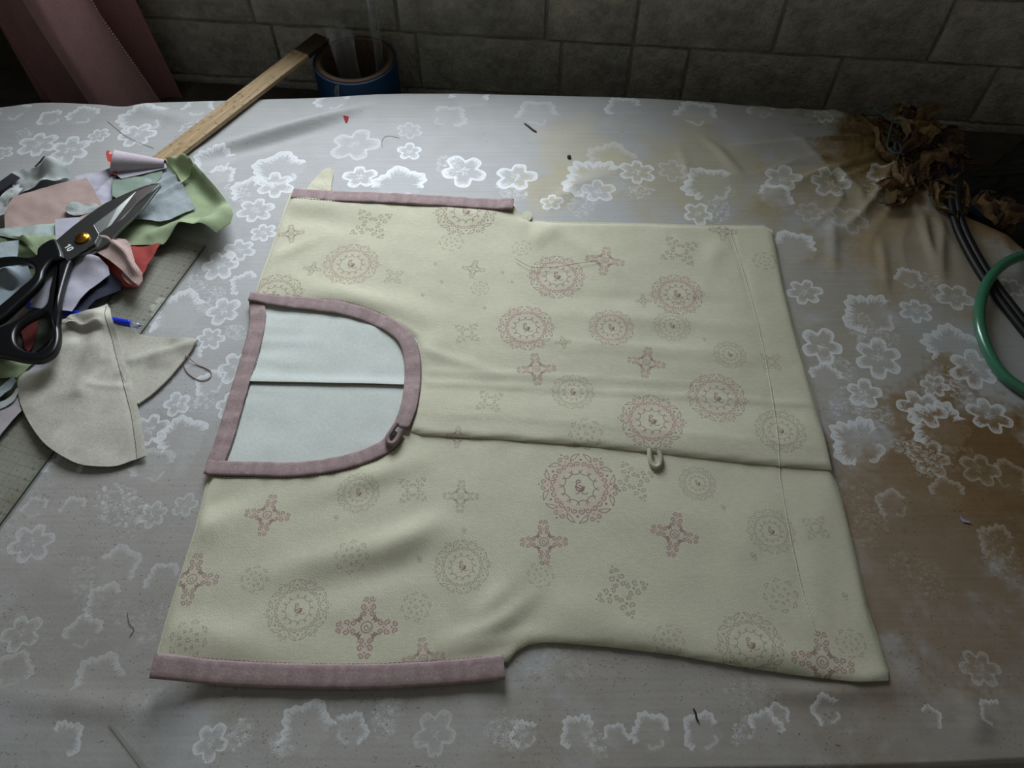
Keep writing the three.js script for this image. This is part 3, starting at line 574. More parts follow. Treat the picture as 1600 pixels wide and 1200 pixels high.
const whiteThread = new THREE.MeshStandardMaterial({ color: srgb(214, 212, 196), roughness: .9 }), darkThread = new THREE.MeshStandardMaterial({ color: srgb(92, 84, 82), roughness: .9 }), mauveThread = new THREE.MeshStandardMaterial({ color: srgb(104, 78, 82), roughness: .9 });
{
  const g = thing('garment', 'cream sleeveless top with pinkish emblems and mauve bound edges, laid flat on the white cloth', 'garment');
  const bump = (px, py, len, wid, deg, amp) => { const [x, z] = at(px, py, .006), s = scaleAt(px, py), a = deg * Math.PI / 180; return { x, z, l: len * s, w: wid * s, c: Math.cos(a), s: Math.sin(a), amp }; };
  const bumps = [   // soft waves of the cloth: place, length, width, direction, height
    bump(570, 470, 95, 20, 16, .0065), bump(560, 495, 90, 14, 14, -.003), bump(480, 318, 60, 20, 8, .006), bump(500, 345, 80, 18, 8, -.003), bump(455, 392, 40, 12, -35, .004), bump(725, 335, 55, 20, 10, .004),
    bump(310, 830, 55, 26, -30, .007), bump(340, 790, 55, 24, -30, -.003), bump(560, 862, 130, 24, -14, .005), bump(560, 905, 130, 26, -16, -.0035), bump(640, 838, 60, 22, -35, .005),
    bump(330, 995, 110, 26, 8, .004), bump(770, 940, 40, 16, -50, .005), bump(790, 965, 50, 14, -38, .0055), bump(740, 990, 60, 12, -20, .004), bump(760, 1005, 70, 8, -14, .003), bump(820, 960, 40, 26, -30, -.003), bump(900, 950, 60, 30, 0, .003),
    bump(840, 372, 12, 26, 10, .005), bump(818, 352, 9, 26, -8, .004), bump(862, 360, 12, 30, 25, .004), bump(905, 385, 60, 16, 40, .003), bump(1115, 400, 14, 34, 25, .003), bump(620, 640, 70, 16, -20, 0),
    bump(590, 745, 60, 22, -24, .006), bump(560, 772, 70, 20, -20, -.003), bump(680, 540, 20, 34, 8, .003), bump(700, 560, 60, 8, 20, .002), bump(1020, 500, 180, 14, 4, .0022), bump(1010, 545, 200, 9, 5, .0018), bump(1000, 468, 150, 12, 3, -.0016),
    bump(1100, 690, 120, 20, 6, .002), bump(800, 590, 120, 16, 3, .0015), bump(1160, 880, 26, 110, 14, .0015), bump(1000, 800, 120, 60, 30, .0018), bump(1280, 850, 20, 120, 16, .0015), bump(980, 985, 90, 26, 4, .003), bump(1200, 1020, 90, 22, 8, .003),
  ];
  const creases = [[[[660, 598], [880, 610], [1060, 620], [1200, 629], [1278, 634]], .0024, .0013], [[[652, 648], [800, 655], [1000, 675], [1200, 693], [1292, 703]], .0018, .0007], [[[862, 545], [1000, 553], [1180, 567]], .0016, .0007], [[[665, 581], [850, 588], [1080, 600]], .002, .0009]].map(([l, w, a]) => [pts(l, .006), w, a]);
  const hemLine = pts([[1140, 357], [1163, 430], [1185, 510], [1202, 590], [1212, 660], [1218, 735], [1232, 820], [1250, 905], [1268, 970], [1282, 1012]], .007);
  function waves(x, z) {
    let y = .0006 * noise(x * 40, z * 40, 3) + .0011 * noise(x * 13, z * 13, 6);
    for (const b of bumps) { const dx = x - b.x, dz = z - b.z, p = (dx * b.c + dz * b.s) / b.l, q = (dz * b.c - dx * b.s) / b.w; if (p * p + q * q < 7) y += .66 * b.amp * Math.exp(-p * p - q * q); }
    for (const [l, w, a] of creases) { const d = lineDist(x, z, l); if (d < w * 4) y += a * Math.exp(-((d / w) ** 2)); }
    const hd = lineDist(x, z, hemLine); if (hd < .008) y -= .0012 * Math.exp(-((hd / .0018) ** 2));
    return y;
  }
  const round = (d, r) => { const t = clamp(1 - d / r); return Math.sqrt(1 - t * t); };
  const rightSide = [[1207, 360], [1213, 390], [1225, 450], [1240, 510], [1258, 570], [1275, 630], [1290, 690], [1300, 735]], rightLow = [[1315, 780], [1335, 860], [1355, 950], [1375, 1010], [1387, 1050], [1387, 1064]];
  const bottom = [[1340, 1066], [1250, 1055], [1150, 1040], [1050, 1022], [950, 1010], [880, 1004], [850, 1003], [825, 1007], [806, 1018], [794, 1034]], armLow = [[700, 1046], [560, 1052], [400, 1048], [300, 1042], [242, 1036]];
  const leftLow = [[262, 960], [285, 890], [305, 830], [318, 775], [325, 742]], top = [[455, 300], [600, 308], [804, 320], [813, 338], [830, 345], [880, 347], [1000, 349], [1100, 352], [1192, 352]];
  const backNeck = [[332, 720], [355, 640], [376, 565], [392, 510], [396, 470]], leftTop = [[405, 440], [420, 400], [437, 350]];
  // back panel, seen only as the far layer at the edges
  const backY = (x, z) => H(x, z) + .0016 + .12 * Math.max(0, waves(x, z)) - .0002;
  part('back_panel', sheet(pts([...top, ...rightSide, ...rightLow, ...bottom, ...armLow, ...leftLow, ...backNeck, ...leftTop], .002), (x, z, d) => backY(x, z), { cell: .009, thick: .0012 }), plainGarment, g);
  // lining inside the neck, in two halves joined by a centre seam
  const nk = pts([[405, 540]], .003)[0];
  const gathers = (x, z) => .0012 * noise(x * 9, z * 75, 1) * (1 - smooth(nk[0] + .01, nk[0] + .085, x)) * smooth(-.66, -.58, z) * (1 - smooth(-.47, -.44, z)) + .0008 * noise(x * 22, z * 30, 8);
  const seamY = pts([[385, 597], [500, 599], [640, 602]], .003);
  part('lining', sheet(pts([[393, 600], [362, 690], [338, 742], [460, 748], [570, 730], [640, 690], [655, 640], [655, 602]], .003), (x, z) => H(x, z) + .0032 + gathers(x, z) - .0008 * Math.exp(-((lineDist(x, z, seamY) / .004) ** 2)), { cell: .004, thick: .0008 }), liningMat, g, 'pale lining, lower half');
  part('lining', sheet(pts([[402, 470], [400, 510], [396, 550], [392, 598], [500, 600], [655, 603], [665, 560], [650, 515], [600, 490], [500, 465], [430, 458]], .004), (x, z) => H(x, z) + .0042 + gathers(x, z) + .0022 * Math.exp(-((lineDist(x, z, seamY) / .006) ** 2)), { cell: .004, thick: .0009 }), liningMat, g, 'pale lining, upper half');
  // left front (nearer the viewer)
  const neckLow = [[332, 742], [450, 744], [540, 730], [590, 710], [612, 695], [640, 660]];
  const lowY = (x, z, d = 1) => H(x, z) + .0026 + .0028 * round(d, .006) + waves(x, z) * smooth(0, .012, d);
  part('left_front', sheet(pts([...neckLow, [700, 640], [1000, 676], [1290, 694], ...rightSide.slice(7), ...rightLow, ...bottom, ...armLow, ...leftLow.slice(0, 4)], .005), lowY, { cell: .0042, thick: .0011 }), garmentMat, g);
  // right front with its overlapping edge
  const edgeLine = [[1200, 727], [1100, 717], [1000, 706], [900, 696], [800, 688], [720, 683], [660, 680], [642, 674]], edgeW = pts(edgeLine, .008);
  const neckUp = [[650, 625], [656, 575], [650, 530], [630, 512], [595, 497], [550, 484], [500, 475], [440, 467], [396, 463]];
  const lap = pts([[640, 660], [1000, 690], [1300, 715]], .006);
  const upY = (x, z, d = 1) => { const t = smooth(.06, .015, lineDist(x, z, lap)); return H(x, z) + .0034 + .0032 * t + .0024 * round(d, .005) + waves(x, z) * smooth(0, .010, d); };
  part('right_front', sheet(pts([...top, ...rightSide, ...edgeLine, ...neckUp, ...leftTop], .007), upY, { cell: .0042, thick: .0013 }), garmentMat, g);
  // bindings: folded bias strips
  const path3 = (list, y) => catmull(pts(list, .009), false, .004).map(([x, z], i, all) => [x, z, y(x, z, i / (all.length - 1))]);
  const pucker = (t, s) => .0004 * Math.sin(t * 60 + s) + .0007 * noise(t * 18, s, 2);
  part('neck_binding', band(path3([[391, 466], [430, 470], [490, 475], [550, 485], [600, 503], [632, 527], [643, 556], [644, 600], [638, 640], [627, 668]], (x, z, t) => upY(x, z) + .0016 + pucker(t, 1) + .0025 * Math.exp(-((t / .08) ** 2))), .0178, .0032, { tilt: (t) => -.06, widthAt: (t) => .66 + .34 * smooth(0, .22, t) }), bindMat, g, 'mauve binding of the front neck edge');
  part('neck_binding', band(path3([[622, 676], [602, 696], [560, 715], [510, 727], [450, 733], [400, 732], [350, 731], [322, 729]], (x, z, t) => lowY(x, z) + .0016 + pucker(t, 4)), .0165, .0032), bindMat, g, 'mauve binding of the lower neck edge');
  part('neck_binding', band(path3([[401, 466], [402, 500], [393, 540], [378, 590], [363, 640], [348, 690], [334, 726]], (x, z, t) => H(x, z) + .006 + pucker(t, 7)), .0185, .0032), bindMat, g, 'mauve binding of the back neck edge');
  part('armhole_binding', band(path3([[247, 1046], [300, 1048], [400, 1053], [500, 1056], [580, 1056], [650, 1053], [720, 1048], [788, 1042]], (x, z, t) => H(x, z) + .0055 + pucker(t, 9) + .014 * Math.exp(-((t / .11) ** 2)) + .003 * Math.exp(-(((1 - t) / .05) ** 2))), .0205, .0048, { tilt: (t) => -.08 }), bindMat, g, 'mauve binding of the near armhole');
  part('armhole_binding', band(path3([[457, 302], [520, 306], [600, 309], [680, 313], [740, 317], [802, 321]], (x, z, t) => H(x, z) + .007 + pucker(t, 12) + .003 * Math.exp(-(((1 - t) / .06) ** 2))), .019, .0045), bindMat, g, 'mauve binding of the far armhole');
  for (const [list, w, sides, y] of [[[[391, 466], [430, 470], [490, 475], [550, 485], [600, 503], [632, 527], [643, 556], [644, 600], [638, 640], [627, 668]], .0178, [-1], upY], [[[622, 676], [602, 696], [560, 715], [510, 727], [450, 733], [400, 732], [350, 731], [322, 729]], .0165, [-1, 1], lowY], [[[402, 490], [393, 540], [378, 590], [363, 640], [348, 690], [338, 718]], .0185, [-1], (x, z) => H(x, z) + .0042], [[[246, 1042], [300, 1046], [400, 1053], [500, 1056], [580, 1056], [650, 1053], [720, 1048], [786, 1042]], .0205, [-1], lowY], [[[460, 302], [520, 306], [600, 309], [680, 313], [740, 317], [798, 321]], .019, [1], upY]])
    for (const sd of sides) {
      const c = catmull(pts(list, .009), false, .004), off = c.map((p, i) => { const a = c[Math.max(0, i - 1)], b = c[Math.min(c.length - 1, i + 1)], l = Math.hypot(b[0] - a[0], b[1] - a[1]); return [p[0] - (b[1] - a[1]) / l * sd * (w / 2 + .0003), p[1] + (b[0] - a[0]) / l * sd * (w / 2 + .0003)]; });
      const m = part('stitching', stitches(off, (x, z) => y(x, z) + .0003, { len: .002, gap: .0014, r: .0003 }), mauveThread, g); m.userData.kind = 'stuff';
    }
  const hs = part('stitching', stitches(hemLine, (x, z) => (z < edgeW[0][1] ? upY(x, z) : lowY(x, z)) + .0009, { len: .0024, gap: .0014, r: .00055 }), whiteThread, g, 'white hem stitching'); hs.userData.kind = 'stuff';
  // button loops
  const loop = (list, y, r, m, l) => part('button_loop', tube(list.map(([px, py, e]) => { const p = at(px, py, .008 + e); return [p[0], p[1], y(p[0], p[1]) + r + e]; }), r, 10, 60), m, g, l);
  loop([[620, 662, .005], [612, 674, .0045], [606, 684, .004], [607, 692, .0035], [614, 694, .0035], [621, 687, .0035], [627, 672, .0045]], lowY, .0027, bindMat, 'mauve loop at the neck');
  loop([[1015, 702, .002], [1015, 715, .001], [1018, 726, 0], [1024, 731, 0], [1030, 728, 0], [1032, 718, .001], [1029, 706, .002]], lowY, .0026, plainGarment, 'cream loop under the front edge');
  // a strip end poking out behind the far armhole
  part('fabric_tail', sheet(chaikin(pts([[474, 302], [488, 284], [502, 268], [515, 261], [522, 270], [518, 286], [518, 302]], .003)), (x, z) => H(x, z) + .003 + .002 * noise(x * 60, z * 60), { cell: .003 }), plainGarment, g);
  part('fabric_tail', sheet(chaikin(pts([[812, 342], [818, 334], [826, 331], [831, 336], [830, 346], [820, 349]], .003)), (x, z) => H(x, z) + .004 + .002 * noise(x * 60, z * 60), { cell: .003 }), plainGarment, g);
  rebase(g);
}

// ------------------------------------------------------------------ behind the table: curtain, wooden rule, tape rolls
const curtainMat = (base) => new THREE.MeshPhysicalMaterial({ map: texture(plainTone(base, 12), true, 8, 8), roughness: .95, transmission: .28, thickness: 0, bumpMap: weave, bumpScale: .0002, side: THREE.DoubleSide });
function hanging(u0, u1, y0, y1, w, { folds, amp, seedN, phase = 0 }) {   // a hanging cloth in wall coordinates
  const N = 90, M = 70, pos = [], uv = [], index = [];
  for (let j = 0; j <= M; j++) for (let i = 0; i <= N; i++) {
    const f = i / N, v = j / M, y = lerp(y1, y0, v), u = lerp(u0(y), u1(y), f) + .004 * noise(f * 5, v * 3, seedN);
    const p = wallPoint(u, y, w + amp * Math.cos((f * folds + phase) * 6.283 + .8 * noise(f * 3, v * 2, seedN + 2)) * (.6 + .5 * v) + .012 * noise(f * 4, v * 4, seedN + 5));
    pos.push(p.x, p.y, p.z); uv.push(f * .4, y);
  }
  for (let j = 0; j < M; j++) for (let i = 0; i < N; i++) { const a = j * (N + 1) + i; index.push(a, a + N + 1, a + 1, a + 1, a + N + 1, a + N + 2); }
  const g = new THREE.BufferGeometry(); g.setAttribute('position', new THREE.Float32BufferAttribute(pos, 3)); g.setAttribute('uv', new THREE.Float32BufferAttribute(uv, 2)); g.setIndex(index); g.computeVertexNormals();
  return g;
}
{
  const frontR = (y) => y < .8 ? -.612 + (.8 - y) * .20 : -.612 - (y - .8) * .05, frontL = (y) => -.762 + (.8 - y) * .10, rearR = (y) => -.563 + (.7 - y) * .05;
  const c = thing('curtain', 'dusty pink curtain hanging in folds at the left end of the wall', 'curtain');
  part('curtain_panel', hanging(() => -.80, rearR, .25, 2.05, .075, { folds: 1.5, amp: .012, seedN: 3 }), curtainMat([158, 112, 110]), c, 'pink panel lying behind');
  part('curtain_panel', hanging(frontL, frontR, .25, 2.05, .128, { folds: 1.12, amp: .034, seedN: 11, phase: .28 }), curtainMat([168, 128, 128]), c, 'paler pink panel in front with overlocked edge');
  const edge = []; for (let k = 0; k <= 150; k++) { const y = 1.05 - k * .0045, f = 1, v = (2.05 - y) / 1.8, u = frontR(y) + .004 * noise(f * 5, v * 3, 11), w = .128 + .034 * Math.cos(1.40 * 6.283 + .8 * noise(f * 3, v * 2, 13)) * (.6 + .5 * v) + .012 * noise(f * 4, v * 4, 16), p = wallPoint(u, y, w), q = wallPoint(u - .004, y - .002, w + .0006); edge.push(capsuleAlong([p.x, p.z, p.y], [q.x, q.z, q.y], .0007)); }
  const st = part('overlock_stitching', mergeGeometries(edge), whiteThread, c, 'white overlock stitches'); st.userData.kind = 'stuff';
  rebase(c);
  const d = thing('curtain', 'dark olive curtain hanging at the far left behind the pink one', 'curtain');
  part('curtain_panel', hanging(() => -1.45, () => -.70, .25, 2.05, .035, { folds: 3.4, amp: .022, seedN: 23 }), cloth([54, 52, 36], { spread: 16 }), d);
  rebase(d);
}
{
  const [wc, wx] = canvas(1024, 128), a = tileNoise(16, 81), b = tileNoise(64, 83);
  perPixel(wx, 1024, 128, (i, j) => { const u = i / 1024, v = j / 128, t = (noise(u * 5, v * 26, 1) * 26) + (b(u * .5, v) - .5) * 22 + (a(u, v) - .5) * 20 + (noise(u * 60, v * 8, 4) > .42 ? -26 : 0); return [158 + t, 134 + t * .95, 100 + t * .8]; });
  const woodMat = new THREE.MeshStandardMaterial({ map: texture(wc, true, 1 / .5, 1 / .06), roughness: .5, bumpMap: texture(wc, false, 1 / .5, 1 / .06), bumpScale: .0003 });
  const h = .012, far = at(504, 56, h), near = at(255, 247, h), L0 = Math.hypot(far[0] - near[0], far[1] - near[1]), L = L0 + .045, dx = (near[0] - far[0]) / L0, dz = (near[1] - far[1]) / L0;
  const r = thing('wooden_ruler', 'worn wooden ruler lying across the back edge of the table towards the wall', 'ruler');
  const g = new RoundedBoxGeometry(L, .007, .029, 3, .0014), p = g.attributes.position, uv = g.attributes.uv; for (let i = 0; i < p.count; i++) uv.setXY(i, p.getX(i), p.getZ(i) + p.getY(i));
  part('rule', g, woodMat, r);
  const tip = part('dark_end', new RoundedBoxGeometry(.052, .0074, .0294, 3, .0014), new THREE.MeshStandardMaterial({ color: srgb(46, 32, 22), roughness: .6 }), r, 'dark brown far end'); tip.position.x = -L / 2 + .0258;
  const marks = []; for (let k = 6; k < 60; k++) marks.push(boxAt(.0004, .0002, k % 5 ? .004 : .007, -L / 2 + k * .01 - L * .0, .0035, .0145 - (k % 5 ? .002 : .0035)).translate(0, 0, 0));
  const mk = part('scale_marks', mergeGeometries(marks.filter((_, k) => (k + 1) * .01 < L - .01)), new THREE.MeshStandardMaterial({ color: srgb(112, 88, 60), roughness: .8 }), r, 'faint scale marks'); mk.userData.kind = 'stuff';
  r.position.set(far[0] + dx * L / 2, TABLE + h - .0035 + .0005, far[1] + dz * L / 2); r.rotation.y = Math.atan2(-dz, dx);
}
{
  const c0 = wallPoint(-.236, 0, .087), base = .634, R = .0645, ri = .051, hgt = .110;
  const t = thing('tape_roll', 'blue adhesive tape roll standing on end behind the table, used as a holder', 'tape roll');
  const blue = new THREE.MeshPhysicalMaterial({ color: srgb(12, 58, 96), roughness: .5 }), card = new THREE.MeshStandardMaterial({ map: grain([96, 78, 64], 20, 20, .1), roughness: .9 });
  const V = (l) => l.map(([a, b]) => new THREE.Vector2(a, b));
  const w = part('tape_winding', new THREE.LatheGeometry(V([[ri + .004, 0], [R - .001, 0], [R, .001], [R, hgt - .001], [R - .001, hgt], [ri + .004, hgt]]), 72), blue, t, 'blue wound tape'); w.position.set(c0.x, base, c0.z);
  const k = part('cardboard_core', new THREE.LatheGeometry(V([[ri, .0], [ri + .0038, .0], [ri + .0105, hgt + .0006], [ri + .006, hgt + .0012], [ri, hgt + .0006], [ri, 0]]), 72), card, t, 'brown cardboard core'); k.position.set(c0.x, base, c0.z);
  rebase(t);
  const clear = new THREE.MeshPhysicalMaterial({ color: srgb(226, 230, 232), transmission: .82, roughness: .22, thickness: 0, ior: 1.4 });
  const bag = (name, label, u, lean, width, height, seedN) => {
    const N = 14, M = 26, pos = [], uv = [], index = [], b = new THREE.Vector3(c0.x + u, base + .01, c0.z);
    for (let j = 0; j <= M; j++) for (let i = 0; i <= N; i++) { const f = i / N - .5, v = j / M; pos.push(b.x + f * width * (1 + .2 * noise(v * 4, 1, seedN)) + lean * v, b.y + v * height * (1 - .12 * Math.abs(f)), b.z + .008 * Math.sin(f * 9 + seedN) + .01 * noise(f * 5, v * 5, seedN) - .01 * v); uv.push(f, v); }
    for (let j = 0; j < M; j++) for (let i = 0; i < N; i++) { const a = j * (N + 1) + i; index.push(a, a + 1, a + N + 1, a + 1, a + N + 2, a + N + 1); }
    const g = new THREE.BufferGeometry(); g.setAttribute('position', new THREE.Float32BufferAttribute(pos, 3)); g.setAttribute('uv', new THREE.Float32BufferAttribute(uv, 2)); g.setIndex(index); g.computeVertexNormals();
    single(name, g, clear, label, 'plastic bag');
  };
  bag('plastic_sleeve', 'crumpled clear plastic sleeve leaning in the left of the blue tape roll', -.008, -.012, .042, .155, 4);
  bag('plastic_sleeve', 'tall narrow clear plastic sleeve standing in the right of the blue tape roll', .036, .002, .016, .24, 9);
  const ty = (px, py) => { const q = wallPoint(0, 0, .148); return q; };
  const th = []; for (let i = 0; i < 7; i++) th.push(tube([[c0.x - .018 + rr(-.003, .003), c0.z + R + .001, base + hgt + .001], [c0.x - .02 + rr(-.004, .004), c0.z + R + .004, base + hgt - .012], [c0.x - .02 + rr(-.006, .006), c0.z + R + .004, base + hgt - .026]], .0005, 5, 12));
  const tuft = single('thread_tuft', mergeGeometries(th), new THREE.MeshStandardMaterial({ color: srgb(130, 140, 130), roughness: .9 }), 'tuft of pale threads caught on the rim of the blue tape roll', 'thread'); tuft.userData.kind = 'stuff';
}

// ------------------------------------------------------------------ things heaped at the left of the table
const heapC = at(112, 385), hump = (x, z) => Math.exp(-(((x - heapC[0]) / .13) ** 2) - ((z - heapC[1]) / .11) ** 2);
// a cloth scrap: outline in photograph places at height e, following the heap, crumpled a little
function scrap(label, outline, mat, { e = .004, heap = .012, crumple = .0025, f = 40, extra = () => 0, cell = .0035, thick = .0007, soft = 0, name = 'fabric_scrap', category = 'fabric scrap' } = {}) {
  const mid = outline.reduce((a, p) => [a[0] + p[0] / outline.length, a[1] + p[1] / outline.length], [0, 0]), m = at(...mid, e), h = e + heap * hump(...m);
  let o = outline.map(([px, py, up = 0]) => at(px, py, h + up)); if (soft) o = chaikin(o, soft);
  const s = rr(0, 50);
  const y = (x, z, d) => H(x, z) + e + heap * hump(x, z) + crumple * (.5 + noise(x * f, z * f, s)) + .4 * crumple * noise(x * f * 2.7, z * f * 2.7, s + 4) + extra(x, z, d);
  return single(name, sheet(o, y, { cell, thick }), mat, label, category);
}
const hill = (px, py, rp, amp, h = .01) => { const [x0, z0] = at(px, py, h), r = rp * scaleAt(px, py); return (x, z) => amp * Math.exp(-((x - x0) ** 2 + (z - z0) ** 2) / r / r); };
const fold = (list, wp, amp, h = .01) => { const l = pts(list, h), w = wp * scaleAt(...list[0]); return (x, z) => amp * Math.exp(-((lineDist(x, z, l) / w) ** 2)); };
const sum = (...fs) => (x, z, d) => fs.reduce((a, f) => a + f(x, z, d), 0);
seedState = 5150;
{
  // clear quilting rule with printed grid, under the scraps
  const a = at(322, 386, .002), b = at(-24, 857, .002), L = Math.hypot(a[0] - b[0], a[1] - b[1]), ux = (b[0] - a[0]) / L, uz = (b[1] - a[1]) / L, Wd = .064;
  const r = thing('clear_ruler', 'clear acrylic grid ruler running under the scraps and the cream pocket pieces', 'ruler');
  const acrylic = new THREE.MeshPhysicalMaterial({ color: srgb(251, 251, 246), transmission: 1, thickness: 0, roughness: .07, ior: 1.49 });
  const body = part('ruler_body', new THREE.BoxGeometry(L, .0024, Wd), acrylic, r, 'clear acrylic blade');
  for (const e of [-1, 1]) { const m = part('ruler_edge', new THREE.BoxGeometry(L, .0022, .0006), new THREE.MeshPhysicalMaterial({ color: srgb(70, 84, 78), roughness: .2 }), r, 'dark green cut edge'); m.position.z = e * (Wd / 2 + .0003); }
  const px = 4.0, [c, x] = canvas(2048, Math.round(Wd * 1000 * px)), SX = 2048 / L, SZ = Math.round(Wd * 1000 * px) / Wd, step = .01265;
  x.setTransform(SX, 0, 0, SZ, 0, 0); x.strokeStyle = x.fillStyle = 'rgba(44,46,40,.72)';
  const ln = (x0, y0, x1, y1, w) => { x.lineWidth = w; x.beginPath(); x.moveTo(x0, y0); x.lineTo(x1, y1); x.stroke(); };
  for (let k = 0; k * step < L; k++) { ln(k * step, 0, k * step, Wd, .00035); for (let m = 0; m < 4; m++) ln(k * step + step * .5 - .001, (m + .5) * step + .0015, k * step + step * .5 + .001, (m + .5) * step + .0015, .0003), ln(k * step + step * .5, (m + .5) * step + .0005, k * step + step * .5, (m + .5) * step + .0025, .0003); }
  for (let m = 1; m <= 4; m++) ln(0, .0015 + m * step * .98, L, .0015 + m * step * .98, .0003);
  for (let k = 0; k < L / .001; k++) for (const s of [0, 1]) { const l = k % 5 ? .0022 : .0035; ln(k * .001, s ? Wd : 0, k * .001, s ? Wd - l : l, .00018); }
  x.setTransform(1, 0, 0, 1, 0, 0); x.font = 'bold 17px sans-serif'; x.textAlign = 'center';
  for (let k = 1; k * step < L; k++) for (const s of [0, 1]) { x.save(); x.translate(k * step * SX, (s ? Wd - .0062 : .0062) * SZ); x.rotate(s ? 0 : Math.PI); x.fillText(String(56 - k), 0, 6); x.restore(); }
  const print = texture(c, true); print.wrapS = print.wrapT = THREE.ClampToEdgeWrapping;
  const lines = part('printed_grid', new THREE.PlaneGeometry(L - .0004, Wd - .0004).rotateX(-Math.PI / 2), new THREE.MeshStandardMaterial({ map: print, transparent: true, roughness: .6 }), r, 'dark printed grid and numbers');
  lines.position.y = .0015;
  r.position.set((a[0] + b[0]) / 2 - uz * -Wd / 2 * -1 * -1, 0, 0);
  const side = [uz, -ux], sgn = side[0] < 0 ? 1 : -1;   // to the left of its right edge
  r.position.set((a[0] + b[0]) / 2 + sgn * side[0] * Wd / 2, TABLE + .0045, (a[1] + b[1]) / 2 + sgn * side[1] * Wd / 2);
  r.rotation.y = Math.atan2(-uz, ux);
}
const green = cloth([142, 156, 122], { spread: 8 }), greenDark = cloth([98, 114, 80], { spread: 8 }), lilac = cloth([174, 171, 184], { spread: 6 }), mist = cloth([160, 171, 177], { spread: 10 }), white = cloth([182, 186, 186], { spread: 8 }), navy = cloth([44, 50, 66], { spread: 8 }), red = cloth([150, 58, 52], { spread: 8 }), mint = cloth([164, 178, 174], { spread: 8 });
const tissue = new THREE.MeshPhysicalMaterial({ color: srgb(178, 183, 181), roughness: .85, transmission: .35, thickness: 0, bumpMap: weave, bumpScale: .0003, side: THREE.DoubleSide });
const gauze = new THREE.MeshPhysicalMaterial({ map: texture(plainTone([156, 166, 170], 16), true, 10, 10), roughness: .8, transmission: .25, thickness: 0, bumpMap: weave, bumpScale: .0004, side: THREE.DoubleSide });
const stripes = (() => {
  const [c, x] = canvas(256, 256), b = tileNoise(64, 91);
  perPixel(x, 256, 256, (i, j) => { const s = (i % 8) < 3 ? -40 : 6, t = (b(i / 256, j / 256) - .5) * 12 + s; return [176 + t, 153 + t, 147 + t]; });
  return new THREE.MeshPhysicalMaterial({ map: texture(c, true, 1 / .055, 1 / .055), roughness: .9, bumpMap: texture(c, false, 1 / .055, 1 / .055), bumpScale: .0003, side: THREE.DoubleSide });
})();
// far side of the heap first, what lies lowest
scrap('crumpled piece of white tissue at the far side of the scrap heap', [[22, 268], [45, 266], [62, 270], [72, 257], [86, 253], [101, 259], [112, 276], [108, 290], [84, 293], [72, 297], [46, 300], [30, 306], [22, 300]], tissue, { e: .004, heap: .008, crumple: .012, f: 30, extra: hill(85, 262, 16, .014), soft: 1 });
scrap('narrow beige white strip beside the black elastic at the left edge', [[2, 312], [22, 284], [38, 290], [34, 303], [22, 318], [10, 330], [-12, 330]], white, { e: .005, heap: .006, crumple: .004 });
scrap('white lilac interfacing square behind the pink striped scrap', [[118, 277], [150, 268], [178, 262], [184, 276], [182, 300], [172, 330], [150, 350], [130, 330]], lilac, { e: .006, heap: .008, crumple: .003, extra: fold([[178, 282], [152, 315]], 8, .006) });
scrap('pink scrap woven with fine stripes, flat in the middle of the heap', [[4, 314], [60, 293], [134, 276], [148, 298], [158, 318], [170, 330], [140, 352], [100, 362], [10, 360]], stripes, { e: .008, heap: .012, crumple: .003, f: 24 });
scrap('torn white shred lying on the pink striped scrap', [[103, 326], [118, 318], [140, 322], [152, 318], [158, 330], [140, 338], [122, 343], [108, 338]], tissue, { e: .012, heap: .013, crumple: .004, f: 60, soft: 1 });
scrap('white shred at the left edge across the pink striped scrap', [[-8, 318], [10, 308], [20, 296], [24, 308], [14, 322], [12, 338], [-4, 346]], tissue, { e: .012, heap: .012, crumple: .004, f: 60, soft: 1 });
scrap('pale mint strip running along the near edge of the pink striped scrap', [[-10, 357], [40, 356], [90, 352], [92, 376], [50, 380], [20, 374], [-10, 366]], mint, { e: .012, heap: .013, crumple: .003 });
scrap('dark green folded scrap under the shears handle', [[-10, 362], [30, 372], [62, 392], [66, 412], [40, 418], [-10, 405]], greenDark, { e: .008, heap: .012, crumple: .005 });
scrap('pale green folded flap left of the shears pivot', [[0, 364], [34, 375], [88, 371], [92, 380], [66, 396], [58, 400], [38, 380]], green, { e: .016, heap: .013, crumple: .003, extra: fold([[34, 377], [60, 398]], 6, .004) });
scrap('small square of pale blue paper at the left edge above the shears handle', [[-12, 381], [31, 378], [29, 396], [26, 407], [-12, 411]], cloth([170, 180, 186], { spread: 5 }), { e: .018, heap: .012, crumple: .001 });
scrap('small lilac white square left of the brass pivot', [[87, 344], [124, 340], [127, 360], [118, 372], [88, 384]], lilac, { e: .016, heap: .014, crumple: .001 });
scrap('narrow pink strip end beside the shears blade', [[124, 342], [152, 329], [158, 332], [140, 350], [126, 360]], stripes, { e: .014, heap: .014, crumple: .001 });
